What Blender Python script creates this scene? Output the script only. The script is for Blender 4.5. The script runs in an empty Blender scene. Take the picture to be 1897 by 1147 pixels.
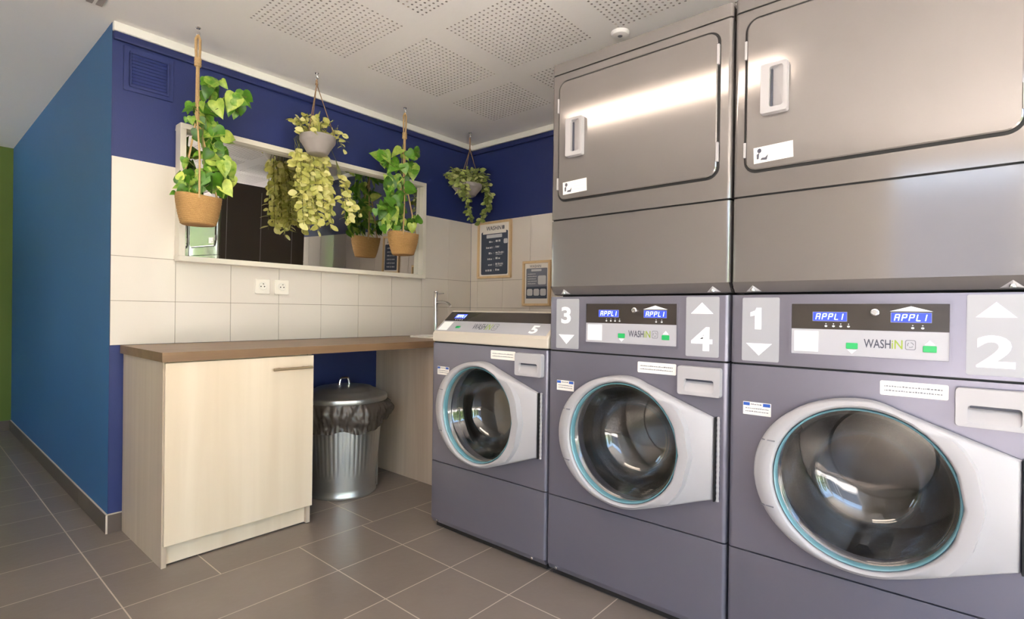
import bpy, bmesh, math, random
from mathutils import Vector, Matrix, Euler, noise
random.seed(7)
S = bpy.context.scene
COL = S.collection
PI = math.pi

# ------------------------------------------------------------------ helpers
def lin(r, g, b):
    f = lambda c: (c/255/12.92) if c/255 <= .04045 else ((c/255+.055)/1.055)**2.4
    return (f(r), f(g), f(b), 1)

class Mat:
    def __init__(s, name):
        s.m = bpy.data.materials.new(name); s.m.use_nodes = True
        s.nt = s.m.node_tree; s.b = s.nt.nodes['Principled BSDF']
    def set(s, **k):
        for a, v in k.items():
            s.b.inputs[a.replace('_', ' ')].default_value = v
        return s
    def n(s, t, **k):
        x = s.nt.nodes.new(t)
        for a, v in k.items():
            if a in x.inputs: x.inputs[a].default_value = v
            else: setattr(x, a, v)
        return x
    def l(s, a, b): s.nt.links.new(a, b)

def simple(name, col, rough=.5, metal=0., spec=.5, bump=0, bscale=60, var=0, vscale=5):
    m = Mat(name); m.set(Base_Color=col, Roughness=rough, Metallic=metal)
    m.b.inputs['Specular IOR Level'].default_value = spec
    tc = m.n('ShaderNodeTexCoord')
    if var:
        nz = m.n('ShaderNodeTexNoise'); nz.inputs['Scale'].default_value = vscale; nz.inputs['Detail'].default_value = 4
        mp = m.n('ShaderNodeMapRange'); mp.inputs['To Min'].default_value = 1-var; mp.inputs['To Max'].default_value = 1+var
        mx = m.n('ShaderNodeMix', data_type='RGBA', blend_type='MULTIPLY'); mx.inputs[0].default_value = 1
        mx.inputs[6].default_value = col
        cb = m.n('ShaderNodeCombineColor')
        m.l(tc.outputs['Object'], nz.inputs['Vector']); m.l(nz.outputs['Fac'], mp.inputs['Value'])
        for i in range(3): m.l(mp.outputs[0], cb.inputs[i])
        m.l(cb.outputs[0], mx.inputs[7]); m.l(mx.outputs[2], m.b.inputs['Base Color'])
    if bump:
        nz = m.n('ShaderNodeTexNoise'); nz.inputs['Scale'].default_value = bscale; nz.inputs['Detail'].default_value = 3
        bp = m.n('ShaderNodeBump'); bp.inputs['Strength'].default_value = bump; bp.inputs['Distance'].default_value = .01
        m.l(tc.outputs['Object'], nz.inputs['Vector']); m.l(nz.outputs['Fac'], bp.inputs['Height'])
        m.l(bp.outputs[0], m.b.inputs['Normal'])
    return m.m

def emit(name, col, strength):
    m = Mat(name); m.set(Base_Color=(0, 0, 0, 1), Emission_Color=col, Emission_Strength=strength)
    return m.m

def wood(name, c1, c2, axis='Z', scale=1., rough=.4):
    """Long straight grain along an axis (object space)."""
    m = Mat(name); m.set(Roughness=rough)
    tc = m.n('ShaderNodeTexCoord'); mp = m.n('ShaderNodeMapping')
    sc = [22*scale]*3; sc['XYZ'.index(axis)] = .9*scale
    mp.inputs['Scale'].default_value = sc
    nz = m.n('ShaderNodeTexNoise'); nz.inputs['Scale'].default_value = 1; nz.inputs['Detail'].default_value = 5; nz.inputs['Distortion'].default_value = .6
    nz2 = m.n('ShaderNodeTexNoise'); nz2.inputs['Scale'].default_value = .28; nz2.inputs['Detail'].default_value = 2
    cr = m.n('ShaderNodeValToRGB'); cr.color_ramp.elements[0].color = c1; cr.color_ramp.elements[1].color = c2
    cr.color_ramp.elements[0].position = .3; cr.color_ramp.elements[1].position = .7
    ad = m.n('ShaderNodeMath', operation='MULTIPLY_ADD'); ad.inputs[1].default_value = .55
    m2 = m.n('ShaderNodeMath', operation='MULTIPLY'); m2.inputs[1].default_value = .45
    m.l(tc.outputs['Object'], mp.inputs['Vector']); m.l(mp.outputs[0], nz.inputs['Vector']); m.l(mp.outputs[0], nz2.inputs['Vector'])
    m.l(nz2.outputs['Fac'], m2.inputs[0]); m.l(nz.outputs['Fac'], ad.inputs[0]); m.l(m2.outputs[0], ad.inputs[2])
    m.l(ad.outputs[0], cr.inputs['Fac']); m.l(cr.outputs[0], m.b.inputs['Base Color'])
    return m.m

def leafmat(name, c1, c2, c3, trans=.12):
    m = Mat(name); m.set(Roughness=.38)
    g = m.n('ShaderNodeNewGeometry'); tc = m.n('ShaderNodeTexCoord')
    nz = m.n('ShaderNodeTexNoise'); nz.inputs['Scale'].default_value = 38; nz.inputs['Detail'].default_value = 3
    cr = m.n('ShaderNodeValToRGB'); e = cr.color_ramp.elements
    e[0].color = c1; e[0].position = .12; e[1].color = c3; e[1].position = .92
    x = e.new(.55); x.color = c2
    md = m.n('ShaderNodeMath', operation='MULTIPLY_ADD'); md.inputs[1].default_value = .5
    mm = m.n('ShaderNodeMath', operation='MULTIPLY'); mm.inputs[1].default_value = .62
    m.l(tc.outputs['Object'], nz.inputs['Vector']); m.l(nz.outputs['Fac'], md.inputs[0])
    m.l(g.outputs['Random Per Island'], mm.inputs[0]); m.l(mm.outputs[0], md.inputs[2])
    m.l(md.outputs[0], cr.inputs['Fac']); m.l(cr.outputs[0], m.b.inputs['Base Color'])
    tr = m.n('ShaderNodeBsdfTranslucent'); m.l(cr.outputs[0], tr.inputs['Color'])
    mx = m.n('ShaderNodeMixShader'); mx.inputs[0].default_value = trans
    out = m.nt.nodes['Material Output']
    m.l(m.b.outputs[0], mx.inputs[1]); m.l(tr.outputs[0], mx.inputs[2]); m.l(mx.outputs[0], out.inputs['Surface'])
    return m.m

def weave(name, c1, c2):
    m = Mat(name); m.set(Roughness=.85)
    tc = m.n('ShaderNodeTexCoord'); w = m.n('ShaderNodeTexWave', wave_type='BANDS', bands_direction='Z')
    w.inputs['Scale'].default_value = 62; w.inputs['Distortion'].default_value = 5; w.inputs['Detail'].default_value = 4; w.inputs['Detail Scale'].default_value = 9
    cr = m.n('ShaderNodeValToRGB'); cr.color_ramp.elements[0].color = c1; cr.color_ramp.elements[1].color = c2
    bp = m.n('ShaderNodeBump'); bp.inputs['Strength'].default_value = .5; bp.inputs['Distance'].default_value = .004
    m.l(tc.outputs['Object'], w.inputs['Vector']); m.l(w.outputs['Fac'], cr.inputs['Fac']); m.l(cr.outputs[0], m.b.inputs['Base Color'])
    m.l(w.outputs['Fac'], bp.inputs['Height']); m.l(bp.outputs[0], m.b.inputs['Normal'])
    return m.m

def brushed(name, col, rough, metal=1., aniso=.0):
    m = Mat(name); m.set(Base_Color=col, Roughness=rough, Metallic=metal)
    tc = m.n('ShaderNodeTexCoord'); mp = m.n('ShaderNodeMapping'); mp.inputs['Scale'].default_value = (1.5, 60, 260)
    nz = m.n('ShaderNodeTexNoise'); nz.inputs['Scale'].default_value = 1; nz.inputs['Detail'].default_value = 2
    mr = m.n('ShaderNodeMapRange'); mr.inputs['To Min'].default_value = rough*.85; mr.inputs['To Max'].default_value = rough*1.2
    m.l(tc.outputs['Object'], mp.inputs['Vector']); m.l(mp.outputs[0], nz.inputs['Vector']); m.l(nz.outputs['Fac'], mr.inputs['Value'])
    m.l(mr.outputs[0], m.b.inputs['Roughness'])
    return m.m

class MB:
    def __init__(s): s.v = []; s.f = []; s.mi = []; s.cur = 0
    def add(s, vs, fs):
        o = len(s.v); s.v += [tuple(p) for p in vs]
        for f in fs: s.f.append([i+o for i in f]); s.mi.append(s.cur)
        return s
    def box(s, x0, x1, y0, y1, z0, z1):
        x0, x1 = min(x0, x1), max(x0, x1); y0, y1 = min(y0, y1), max(y0, y1); z0, z1 = min(z0, z1), max(z0, z1)
        return s.add([(x0,y0,z0),(x1,y0,z0),(x1,y1,z0),(x0,y1,z0),(x0,y0,z1),(x1,y0,z1),(x1,y1,z1),(x0,y1,z1)],
              [(3,2,1,0),(4,5,6,7),(0,1,5,4),(1,2,6,5),(2,3,7,6),(3,0,4,7)])
    def loft(s, rings, closed=True, cap0=False, cap1=False):
        n = len(rings[0]); vs = [p for r in rings for p in r]; fs = []
        for k in range(len(rings)-1):
            for i in range(n if closed else n-1):
                j = (i+1) % n
                fs.append((k*n+i, k*n+j, (k+1)*n+j, (k+1)*n+i))
        if cap0: fs.append(tuple(range(n))[::-1])
        if cap1: fs.append(tuple(range((len(rings)-1)*n, len(rings)*n)))
        return s.add(vs, fs)
    def lathe(s, prof, c=(0,0,0), n=48, fn=None):
        rings = []
        for r, z in prof:
            ring = []
            for i in range(n):
                a = 2*PI*i/n; rr, zz = (r, z) if fn is None else fn(r, z, a)
                ring.append((c[0]+rr*math.cos(a), c[1]+rr*math.sin(a), c[2]+zz))
            rings.append(ring)
        return s.loft(rings)
    def tube(s, path, r, n=8, caps=True):
        P = [Vector(p) for p in path]; rings = []
        up = Vector((.31, .17, .93)); prev = None
        for i, p in enumerate(P):
            t = (P[min(i+1, len(P)-1)]-P[max(i-1, 0)]).normalized()
            if prev is None:
                a = t.cross(up)
                if a.length < 1e-3: a = t.cross(Vector((1,0,0)))
            else: a = prev-t*prev.dot(t)
            a.normalize(); prev = a; b = t.cross(a); rr = r[i] if isinstance(r, (list, tuple)) else r
            rings.append([p+rr*(math.cos(2*PI*k/n)*a+math.sin(2*PI*k/n)*b) for k in range(n)])
        return s.loft(rings, cap0=caps, cap1=caps)
    def prism(s, poly, f0, f1):
        """poly: 2-D outline; f0, f1 map (a, b) to 3-D for the two ends."""
        return s.loft([[f0(*p) for p in poly], [f1(*p) for p in poly]], cap0=True, cap1=True)
    def slab(s, poly, d0, d1):
        """outline in the local x-z plane extruded along local y from d0 to d1"""
        return s.prism(poly, lambda a, b: (a, d0, b), lambda a, b: (a, d1, b))
    def build(s, name, mats, parent=None, smooth=False, bevel=0, segs=2, world=True, angle=35):
        me = bpy.data.meshes.new(name)
        vs = s.v
        if parent is not None and world:
            root = parent
            while root.parent: root = root.parent
            iv = (Matrix.Translation(root.location) @ root.rotation_euler.to_matrix().to_4x4()).inverted()
            vs = [tuple(iv @ Vector(p)) for p in vs]
        me.from_pydata(vs, [], s.f)
        if not isinstance(mats, (list, tuple)): mats = [mats]
        for m in mats: me.materials.append(m)
        me.polygons.foreach_set('material_index', s.mi)
        me.update()
        bm = bmesh.new(); bm.from_mesh(me); bmesh.ops.remove_doubles(bm, verts=bm.verts, dist=1e-6) if smooth or bevel else None
        if smooth or bevel: bmesh.ops.recalc_face_normals(bm, faces=bm.faces)
        bm.to_mesh(me); bm.free()
        o = bpy.data.objects.new(name, me); COL.objects.link(o)
        if parent is not None: o.parent = parent
        if smooth or bevel:
            for p in me.polygons: p.use_smooth = True
            me.set_sharp_from_angle(angle=math.radians(angle))
        if bevel:
            b = o.modifiers.new('bevel', 'BEVEL'); b.width = bevel; b.segments = segs; b.limit_method = 'ANGLE'; b.angle_limit = math.radians(40)
            b.harden_normals = False
            for p in me.polygons: p.use_smooth = True
        return o

def thing(name, label, cat, loc=(0,0,0), rotz=0, group=None):
    o = bpy.data.objects.new(name, None); COL.objects.link(o); o.location = loc; o.rotation_euler = (0,0,rotz)
    o.empty_display_size = .05
    o['label'] = label; o['category'] = cat
    if group: o['group'] = group
    return o
def tag(o, label, cat, group=None):
    o['label'] = label; o['category'] = cat
    if group: o['group'] = group
    return o
def struct(o): o['kind'] = 'structure'; return o
def rrect(x0, x1, z0, z1, r, n=5):
    o = []
    for cx, cz, a0 in ((x1-r, z1-r, 0), (x0+r, z1-r, 90), (x0+r, z0+r, 180), (x1-r, z0+r, 270)):
        for k in range(n+1):
            a = math.radians(a0+90*k/n); o.append((cx+r*math.cos(a), cz+r*math.sin(a)))
    return o
def ell(cx, cz, rx, rz, n=24): return [(cx+rx*math.cos(2*PI*i/n), cz+rz*math.sin(2*PI*i/n)) for i in range(n)]

_tc = {}
def text_geo(s, bold=0., shear=0.):
    k = (s, bold, shear)
    if k in _tc: return _tc[k]
    c = bpy.data.curves.new('lettering', 'FONT'); c.body = s; c.offset = bold; c.shear = shear; c.resolution_u = 4
    o = bpy.data.objects.new('lettering', c); COL.objects.link(o)
    bpy.context.view_layer.update()
    ev = o.evaluated_get(bpy.context.evaluated_depsgraph_get()); me = ev.to_mesh()
    vs = [tuple(v.co) for v in me.vertices]; fs = [tuple(p.vertices) for p in me.polygons]
    ev.to_mesh_clear(); bpy.data.objects.remove(o); bpy.data.curves.remove(c)
    _tc[k] = (vs, fs); return _tc[k]
def put_text(mb, s, u0, u1, z0, z1, d, bold=0., shear=0., f=None):
    """fit lettering into the box u0..u1, z0..z1 of the local x-z plane at depth d"""
    vs, fs = text_geo(s, bold, shear)
    xa, xb = min(v[0] for v in vs), max(v[0] for v in vs); ya, yb = min(v[1] for v in vs), max(v[1] for v in vs)
    P = []
    for x, y, _ in vs:
        a = u0+(x-xa)/(xb-xa)*(u1-u0); b = z0+(y-ya)/(yb-ya)*(z1-z0)
        P.append((a, d, b) if f is None else f(a, b, d))
    mb.add(P, fs)

# ------------------------------------------------------------------ dimensions
H = 2.314; XL = -2.298; D = -1.2644; Y5 = -1.0115; W = .69
T0, T1, T2, T3 = 1.7126, 1.2607, 1.0552, .852
XR, YB, XF = -4.7, -5.0, 3.01        # far left wall, window wall, green wall

# ------------------------------------------------------------------ materials
M = {}
M['ceil'] = simple('ceiling paint', lin(236,233,230), .75, bump=.05, bscale=40)
M['hole'] = simple('grey felt and hole shade', lin(150,144,138), .9)
M['white_trim'] = simple('white cornice paint', lin(232,230,222), .5)
M['navy'] = simple('navy wall paint', lin(40,52,108), .5, bump=.08, bscale=220, var=.04)
M['navytrim'] = simple('navy satin trim', lin(36,46,98), .4)
M['teal'] = simple('teal blue wall paint', lin(50,104,156), .55, bump=.08, bscale=220, var=.03)
M['green'] = simple('olive green wall paint', lin(98,120,48), .7)
M['pale'] = simple('off white wall paint', lin(216,210,202), .7)
M['tile'] = simple('glossy cream wall tile', lin(224,216,207), .07, spec=.5)
M['grout'] = simple('grey grout', lin(150,140,128), .8)
M['fgrout'] = simple('floor grout', lin(205,192,178), .8)
def floor_tile():
    m = Mat('brown grey floor tile'); m.set(Roughness=.3)
    g = m.n('ShaderNodeNewGeometry'); tc = m.n('ShaderNodeTexCoord')
    nz = m.n('ShaderNodeTexNoise'); nz.inputs['Scale'].default_value = 7; nz.inputs['Detail'].default_value = 6
    ad = m.n('ShaderNodeMath', operation='MULTIPLY_ADD'); ad.inputs[1].default_value = .4
    mm = m.n('ShaderNodeMath', operation='MULTIPLY'); mm.inputs[1].default_value = .6
    cr = m.n('ShaderNodeValToRGB'); cr.color_ramp.elements[0].color = lin(114,104,96); cr.color_ramp.elements[1].color = lin(134,122,113)
    m.l(g.outputs['Random Per Island'], ad.inputs[0]); m.l(tc.outputs['Object'], nz.inputs['Vector'])
    m.l(nz.outputs['Fac'], mm.inputs[0]); m.l(mm.outputs[0], ad.inputs[2]); m.l(ad.outputs[0], cr.inputs['Fac'])
    m.l(cr.outputs[0], m.b.inputs['Base Color'])
    n2 = m.n('ShaderNodeTexNoise'); n2.inputs['Scale'].default_value = 30; bp = m.n('ShaderNodeBump'); bp.inputs['Strength'].default_value = .12; bp.inputs['Distance'].default_value = .005
    m.l(tc.outputs['Object'], n2.inputs['Vector']); m.l(n2.outputs['Fac'], bp.inputs['Height']); m.l(bp.outputs[0], m.b.inputs['Normal'])
    return m.m
M['ftile'] = floor_tile()
M['skirt'] = simple('brown skirting tile', lin(94,82,76), .35)
M['steel'] = brushed('pewter steel sheet', lin(142,137,135), .12, .6)
M['steel2'] = simple('pewter painted steel', lin(126,123,136), .33, .5, var=.03)
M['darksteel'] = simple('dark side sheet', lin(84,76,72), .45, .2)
M['gap'] = simple('black rubber gasket', lin(22,21,22), .6)
M['plastic'] = simple('pale grey plastic', lin(172,169,171), .42)
M['plastic2'] = simple('warm grey console plastic', lin(198,188,174), .4)
M['plate'] = simple('light grey number plate', lin(160,160,165), .4)
M['print_white'] = simple('white print', lin(250,250,250), .5)
M['black_gloss'] = simple('dark brown display glass', lin(60,54,50), .18)
M['silverfoil'] = simple('silver grey foil', lin(172,171,177), .35)
M['green_btn'] = simple('green button', lin(40,170,95), .35)
M['lcd'] = emit('blue display', lin(52,72,235), .75)
M['lcd_px'] = emit('display segments', lin(190,210,255), 1.3)
M['ink'] = simple('dark grey ink and pocket shade', lin(70,72,84), .5)  # lettering, and the painted shade strips in the finger pockets
M['ink_green'] = simple('green ink', lin(146,166,62), .5)
M['ink_pale'] = simple('pale grey ink', lin(120,120,126), .5)
M['blue_ink'] = simple('blue label ink', lin(48,92,180), .5)
M['chrome'] = simple('chrome', lin(220,220,220), .12, 1.)
M['satin'] = simple('satin nickel', lin(176,156,126), .45, .6)
M['galv'] = simple('galvanised steel', lin(196,194,190), .36, .9, var=.06, vscale=9)
M['bag'] = simple('black bin bag plastic', lin(72,64,58), .26)
M['woodtop'] = wood('brown laminate worktop', lin(120,93,68), lin(150,119,90), 'X', 1.2, .38)
M['woodlight'] = wood('pale oak laminate', lin(214,193,166), lin(234,217,194), 'Z', .55, .42)
M['woodgrey'] = wood('grey washed oak laminate', lin(184,163,142), lin(208,190,169), 'Z', 1.0, .42)
M['frame_wood'] = wood('light pine frame', lin(212,180,134), lin(228,200,156), 'Z', 1.5, .5)
M['paper'] = simple('white paper', lin(238,232,224), .6)
M['slate'] = simple('slate blue print', lin(62,72,92), .5)
M['slate2'] = simple('grey blue print', lin(118,122,136), .5)
M['print_grey'] = simple('pale print', lin(205,205,208), .5)
M['mirror'] = simple('mirror silvering', lin(225,225,222), .0, 1.)
M['mirror_frame'] = simple('white mirror frame', lin(226,219,206), .4)
M['ceramic'] = simple('white ceramic', lin(240,236,228), .1)
M['socket'] = simple('white socket plastic', lin(238,232,222), .3)
M['dark'] = simple('dark recess', lin(40,36,34), .6)
M['rope'] = simple('jute rope', lin(202,168,120), .9, bump=.6, bscale=300, var=.2, vscale=150)
M['cord'] = simple('brown cord', lin(150,120,88), .9, var=.2, vscale=150)
M['seagrass'] = weave('woven seagrass', lin(164,122,72), lin(208,166,108))
M['greypot'] = simple('grey concrete pot', lin(158,150,146), .7, var=.06, vscale=30, bump=.1)
M['soil'] = simple('potting soil', lin(50,40,30), .95)
M['leaf_dark'] = leafmat('pothos leaf', lin(24,64,14), lin(92,146,38), lin(214,226,112))
M['leaf_pale'] = leafmat('pale trailing leaf', lin(160,168,78), lin(220,216,128), lin(244,238,176), .22)
M['leaf_mid'] = leafmat('grey green trailing leaf', lin(104,124,60), lin(156,170,90), lin(214,216,146), .18)
M['stem'] = simple('green stem', lin(108,112,58), .7)
M['lamp'] = emit('warm light diffuser', (1, .84, .69, 1), 5.6)
M['alu'] = simple('white aluminium', lin(225,225,225), .4)
M['teal_rim'] = simple('teal glass edge', lin(104,148,158), .1, 0., .8)
M['drum'] = simple('drum steel', lin(150,146,142), .22, .95)
M['gasket'] = simple('grey door seal', lin(72,70,70), .3)
M['asphalt'] = simple('paving', lin(205,200,190), .9)
M['screen_facade'] = simple('grey facade', lin(88,90,100), .9)
M['hedge'] = simple('hedge leaves', lin(104,128,74), .8, var=.5, vscale=3, bump=1, bscale=9)
def thin_fresnel(m, ior):
    # the same reflectance on either face of a thin pane
    g = m.n('ShaderNodeNewGeometry'); mr = m.n('ShaderNodeMapRange'); mr.inputs['To Min'].default_value = ior; mr.inputs['To Max'].default_value = 1/ior
    fr = m.n('ShaderNodeFresnel'); m.l(g.outputs['Backfacing'], mr.inputs['Value']); m.l(mr.outputs[0], fr.inputs['IOR'])
    return fr
def glass():
    m = Mat('washer door glass'); nt = m.nt
    tr = m.n('ShaderNodeBsdfTransparent'); tr.inputs['Color'].default_value = (.86, .86, .85, 1)
    gl = m.n('ShaderNodeBsdfGlossy'); gl.inputs['Roughness'].default_value = 0
    fr = thin_fresnel(m, 1.75); mx = m.n('ShaderNodeMixShader')
    m.l(fr.outputs[0], mx.inputs[0]); m.l(tr.outputs[0], mx.inputs[1]); m.l(gl.outputs[0], mx.inputs[2])
    m.l(mx.outputs[0], nt.nodes['Material Output'].inputs['Surface'])
    return m.m
M['glass'] = glass()
def pane():
    m = Mat('window pane'); nt = m.nt
    tr = m.n('ShaderNodeBsdfTransparent'); gl = m.n('ShaderNodeBsdfGlossy'); gl.inputs['Roughness'].default_value = 0
    fr = thin_fresnel(m, 1.45); mx = m.n('ShaderNodeMixShader')
    m.l(fr.outputs[0], mx.inputs[0]); m.l(tr.outputs[0], mx.inputs[1]); m.l(gl.outputs[0], mx.inputs[2])
    m.l(mx.outputs[0], nt.nodes['Material Output'].inputs['Surface'])
    return m.m
M['pane'] = pane()

# ------------------------------------------------------------------ the room
# floor: grout bed with the tiles laid on it
mb = MB(); mb.box(XR-.1, .1, YB-.1, XF+.1, -.05, -.0012); mb.cur = 1
PX, PY_ = .3145, .3085
def ftile(x0, x1, y0, y1):
    g = .0021
    mb.add([(x0+g,y0+g,0),(x1-g,y0+g,0),(x1-g,y1-g,0),(x0+g,y1-g,0)], [(0,1,2,3)])
j = -16
while True:
    y1 = -.46+PY_*(-j); y0 = y1-PY_; j += 1
    if y1 < YB: break
    if y0 > XF: continue
    k = round((-.46-y1)/PY_)                     # row index towards the camera
    if k < 1: first = [-2.42, -2.106, -1.416, -.787, -.158]
    elif k < 5: first = [-2.42, -1.79, -1.477, -1.163, -.53]
    else: first = [-2.42, -2.106, -1.477, -.85, -.22]
    xs = [-2.42-2*PX*i-(PX if k % 2 and i else 0) for i in range(1, 5)]
    xs = sorted(set([XR]+[x for x in xs if x > XR]+first+[0]))
    if k == 0: xs = sorted(set(xs+[-2.106]))
    for a, b in zip(xs, xs[1:]): ftile(a, b, max(y0, YB), min(y1, XF))
struct(mb.build('floor', [M['fgrout'], M['ftile']]))

# ceiling: plasterboard with blocks of punched holes
def hole_block(mb, x0, x1, y0, y1, n):
    dx, dy = (x1-x0)/n[0], (y1-y0)/n[1]; r = .0056
    for i in range(n[0]):
        for j in range(n[1]):
            cx, cy = x0+dx*(i+.5), y0+dy*(j+.5)
            sq = [(cx+a*dx/2, cy+b*dy/2, H) for a, b in ((1,0),(1,1),(0,1),(-1,1),(-1,0),(-1,-1),(0,-1),(1,-1))]
            lo = [(cx+r*math.cos(PI*k/4), cy+r*math.sin(PI*k/4), H) for k in range(8)]
            hi = [(p[0], p[1], H+.012) for p in lo]
            mb.cur = 0; mb.add(sq+lo, [(q, (q+1) % 8, 8+(q+1) % 8, 8+q)[::-1] for q in range(8)])
            mb.cur = 1; mb.add(lo+hi, [(q, (q+1) % 8, 8+(q+1) % 8, 8+q)[::-1] for q in range(8)])  # plaster hole walls coloured like the backing, to look shaded
            mb.add(hi, [tuple(range(8))[::-1]])
mb = MB()
pxs = [(-2.54,-2.05), (-1.925,-1.435), (-1.315,-.815), (-.70,-.31)]
pys = [(-4.67,-4.18), (-4.06,-3.57), (-3.45,-2.95), (-2.83,-2.34), (-2.22,-1.73), (-1.605,-1.12), (-1.0,-.51)]
xe = [XR-.1]+[e for p in pxs for e in p]+[.1]; ye = [YB-.1]+[e for p in pys for e in p]+[XF+.1]
for i in range(len(xe)-1):
    for j in range(len(ye)-1):
        if i % 2 == 1 and j % 2 == 1 and not (i == 1 and j > 11):
            nx = max(1, round((xe[i+1]-xe[i])/.0255)); hole_block(mb, xe[i], xe[i+1], ye[j], ye[j+1], (nx, 19))
        else:
            mb.cur = 0; mb.add([(xe[i],ye[j],H),(xe[i+1],ye[j],H),(xe[i+1],ye[j+1],H),(xe[i],ye[j+1],H)], [(3,2,1,0)])
mb.cur = 0; mb.box(XR-.1, .1, YB-.1, XF+.1, H+.02, H+.08)
struct(mb.build('ceiling', [M['ceil'], M['hole']]))

# mirror wall: paint, tile band; the end face is painted like the side wall
mb = MB(); mb.box(XL, .12, .006, .1, 0, H); 
mb.cur = 2; mb.box(XL+.002, 0, .003, .0065, T3, T0-.002)
mb.cur = 1
xs = [XL+.001]+[-2.037+.2575*k for k in range(8)]+[-.0005]
for x0, x1 in zip(xs, xs[1:]):
    for z0, z1 in ((T3, T2), (T2, T1), (T1, T0)):
        g = .0013; mb.box(x0+g, x1-g, 0, .006, z0+g, z1-g)
mb.cur = 3; mb.add([(XL-.0005,.001,0),(XL-.0005,.1,0),(XL-.0005,.1,H),(XL-.0005,.001,H)], [(0,3,2,1)])
struct(mb.build('wall_back', [M['navy'], M['tile'], M['grout'], M['teal']]))
# poster wall
mb = MB(); mb.box(.006, .12, YB, 0.0, 0, H)
mb.cur = 2; mb.box(.003, .0065, -3.3, 0, .0, T0-.002)
mb.cur = 1
ys = [0, -.076]+[-.076-.2585*k for k in range(1, 13)]
for y1, y0 in zip(ys, ys[1:]):
    for z0, z1 in ((.03, .235), (.235, .44), (.44, .645), (.645, .85), (.85, T2), (T2, T1), (T1, T0)):
        g = .0013; mb.box(0, .006, y0+g, y1-g, z0+g, z1-g)
struct(mb.build('wall_right', [M['navy'], M['tile'], M['grout']]))
struct(MB().box(XL, XL+.1, .1, XF, 0, H).build('wall_left', M['teal']))
struct(MB().box(XR-.1, XL+.2, XF, XF+.1, 0, H).build('wall_far', M['green']))
SY0, SY1 = -4.9, -2.55               # glazed stretch of the side wall
mb = MB(); mb.box(XR-.1, XR, SY1, 1.8, 0, H); mb.box(XR-.1, XR, 2.55, XF, 0, H); mb.box(XR-.1, XR, 1.8, 2.55, 0, .9); mb.box(XR-.1, XR, 1.8, 2.55, 2.0, H); mb.box(XR-.1, XR, YB-.1, SY0, 0, H); mb.box(XR-.1, XR, SY0, SY1, 0, .08); mb.box(XR-.1, XR, SY0, SY1, 2.2, H)
struct(mb.build('wall_side', M['pale']))
# window wall behind the camera
WX0, WX1, WZ0, WZ1 = -4.5, -1.45, .08, 2.2
mb = MB(); mb.box(XR, WX0, YB-.1, YB, 0, H); mb.box(WX1, .1, YB-.1, YB, 0, H); mb.box(WX0, WX1, YB-.1, YB, 0, WZ0); mb.box(WX0, WX1, YB-.1, YB, WZ1, H)
struct(mb.build('wall_front', M['pale']))
n = 3; wd = (WX1-WX0)/n
for i in range(n):
    a, b = WX0+wd*i, WX0+wd*(i+1); t = .045
    mb = MB(); mb.box(a, a+t, YB-.08, YB-.02, WZ0, WZ1); mb.box(b-t, b, YB-.08, YB-.02, WZ0, WZ1)
    mb.box(a+t, b-t, YB-.08, YB-.02, WZ0, WZ0+t); mb.box(a+t, b-t, YB-.08, YB-.02, WZ1-t, WZ1); mb.box(a+t, b-t, YB-.08, YB-.02, 1.0, 1.0+t)
    wf = struct(mb.build('window_%d' % (i+1), M['alu']))
    MB().box(a+t, b-t, YB-.053, YB-.047, WZ0+t, WZ1-t).build('pane', M['pane'], wf)
wd = (SY1-SY0)/2
for i in range(3):
    a, b = (SY0+wd*i, SY0+wd*(i+1)) if i < 2 else (1.8, 2.55); t = .045; za, zb = (.08, 2.2) if i < 2 else (.9, 2.0)  # the last window is added to throw cool light on the left walls
    mb = MB(); mb.box(XR-.08, XR-.02, a, a+t, za, zb); mb.box(XR-.08, XR-.02, b-t, b, za, zb)
    mb.box(XR-.08, XR-.02, a+t, b-t, za, za+t); mb.box(XR-.08, XR-.02, a+t, b-t, zb-t, zb)
    wf = struct(mb.build('window_%d' % (i+4), M['alu']))
    MB().box(XR-.053, XR-.047, a+t, b-t, za+t, zb-t).build('pane', M['pane'], wf)
# cornice, navy ledge, skirting
mb = MB(); mb.box(XL, 0, -.022, .006, 2.274, H); struct(mb.build('trim_1', M['white_trim'], bevel=.004))
mb = MB(); mb.box(-.022, .006, -3.3, -.022, 2.274, H); struct(mb.build('trim_2', M['white_trim'], bevel=.004))
mb = MB(); mb.box(XL+.003, -.006, -.014, .006, 2.238, 2.2735); struct(mb.build('trim_3', M['navytrim'], bevel=.004))
mb = MB(); mb.box(-.014, .006, -3.3, -.015, 2.238, 2.2735); struct(mb.build('trim_4', M['navytrim'], bevel=.004))
mb = MB()
y = -.008
for e in (.545, 1.16, 1.775, 2.39, XF): mb.box(XL-.009, XL-.0006, y+.001, e-.001, 0, .083); y = e
mb.cur = 1; mb.box(XL-.007, XL-.0006, -.006, XF, 0, .0855); mb.box(XL-.0092, XL-.002, -.0082, -.0055, 0, .0838)
struct(mb.build('baseboard_left', [M['skirt'], M['fgrout']]))
mb = MB(); mb.box(XL-.002, -1.45, -.008, .006, 0, .083); mb.cur = 1; mb.box(XL-.002, -1.45, -.006, .006, 0, .0855)
struct(mb.build('baseboard_back', [M['skirt'], M['fgrout']]))
struct(MB().box(XR+.005, XL-.0095, XF-.009, XF, 0, .083).build('baseboard_far', M['skirt']))

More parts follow.
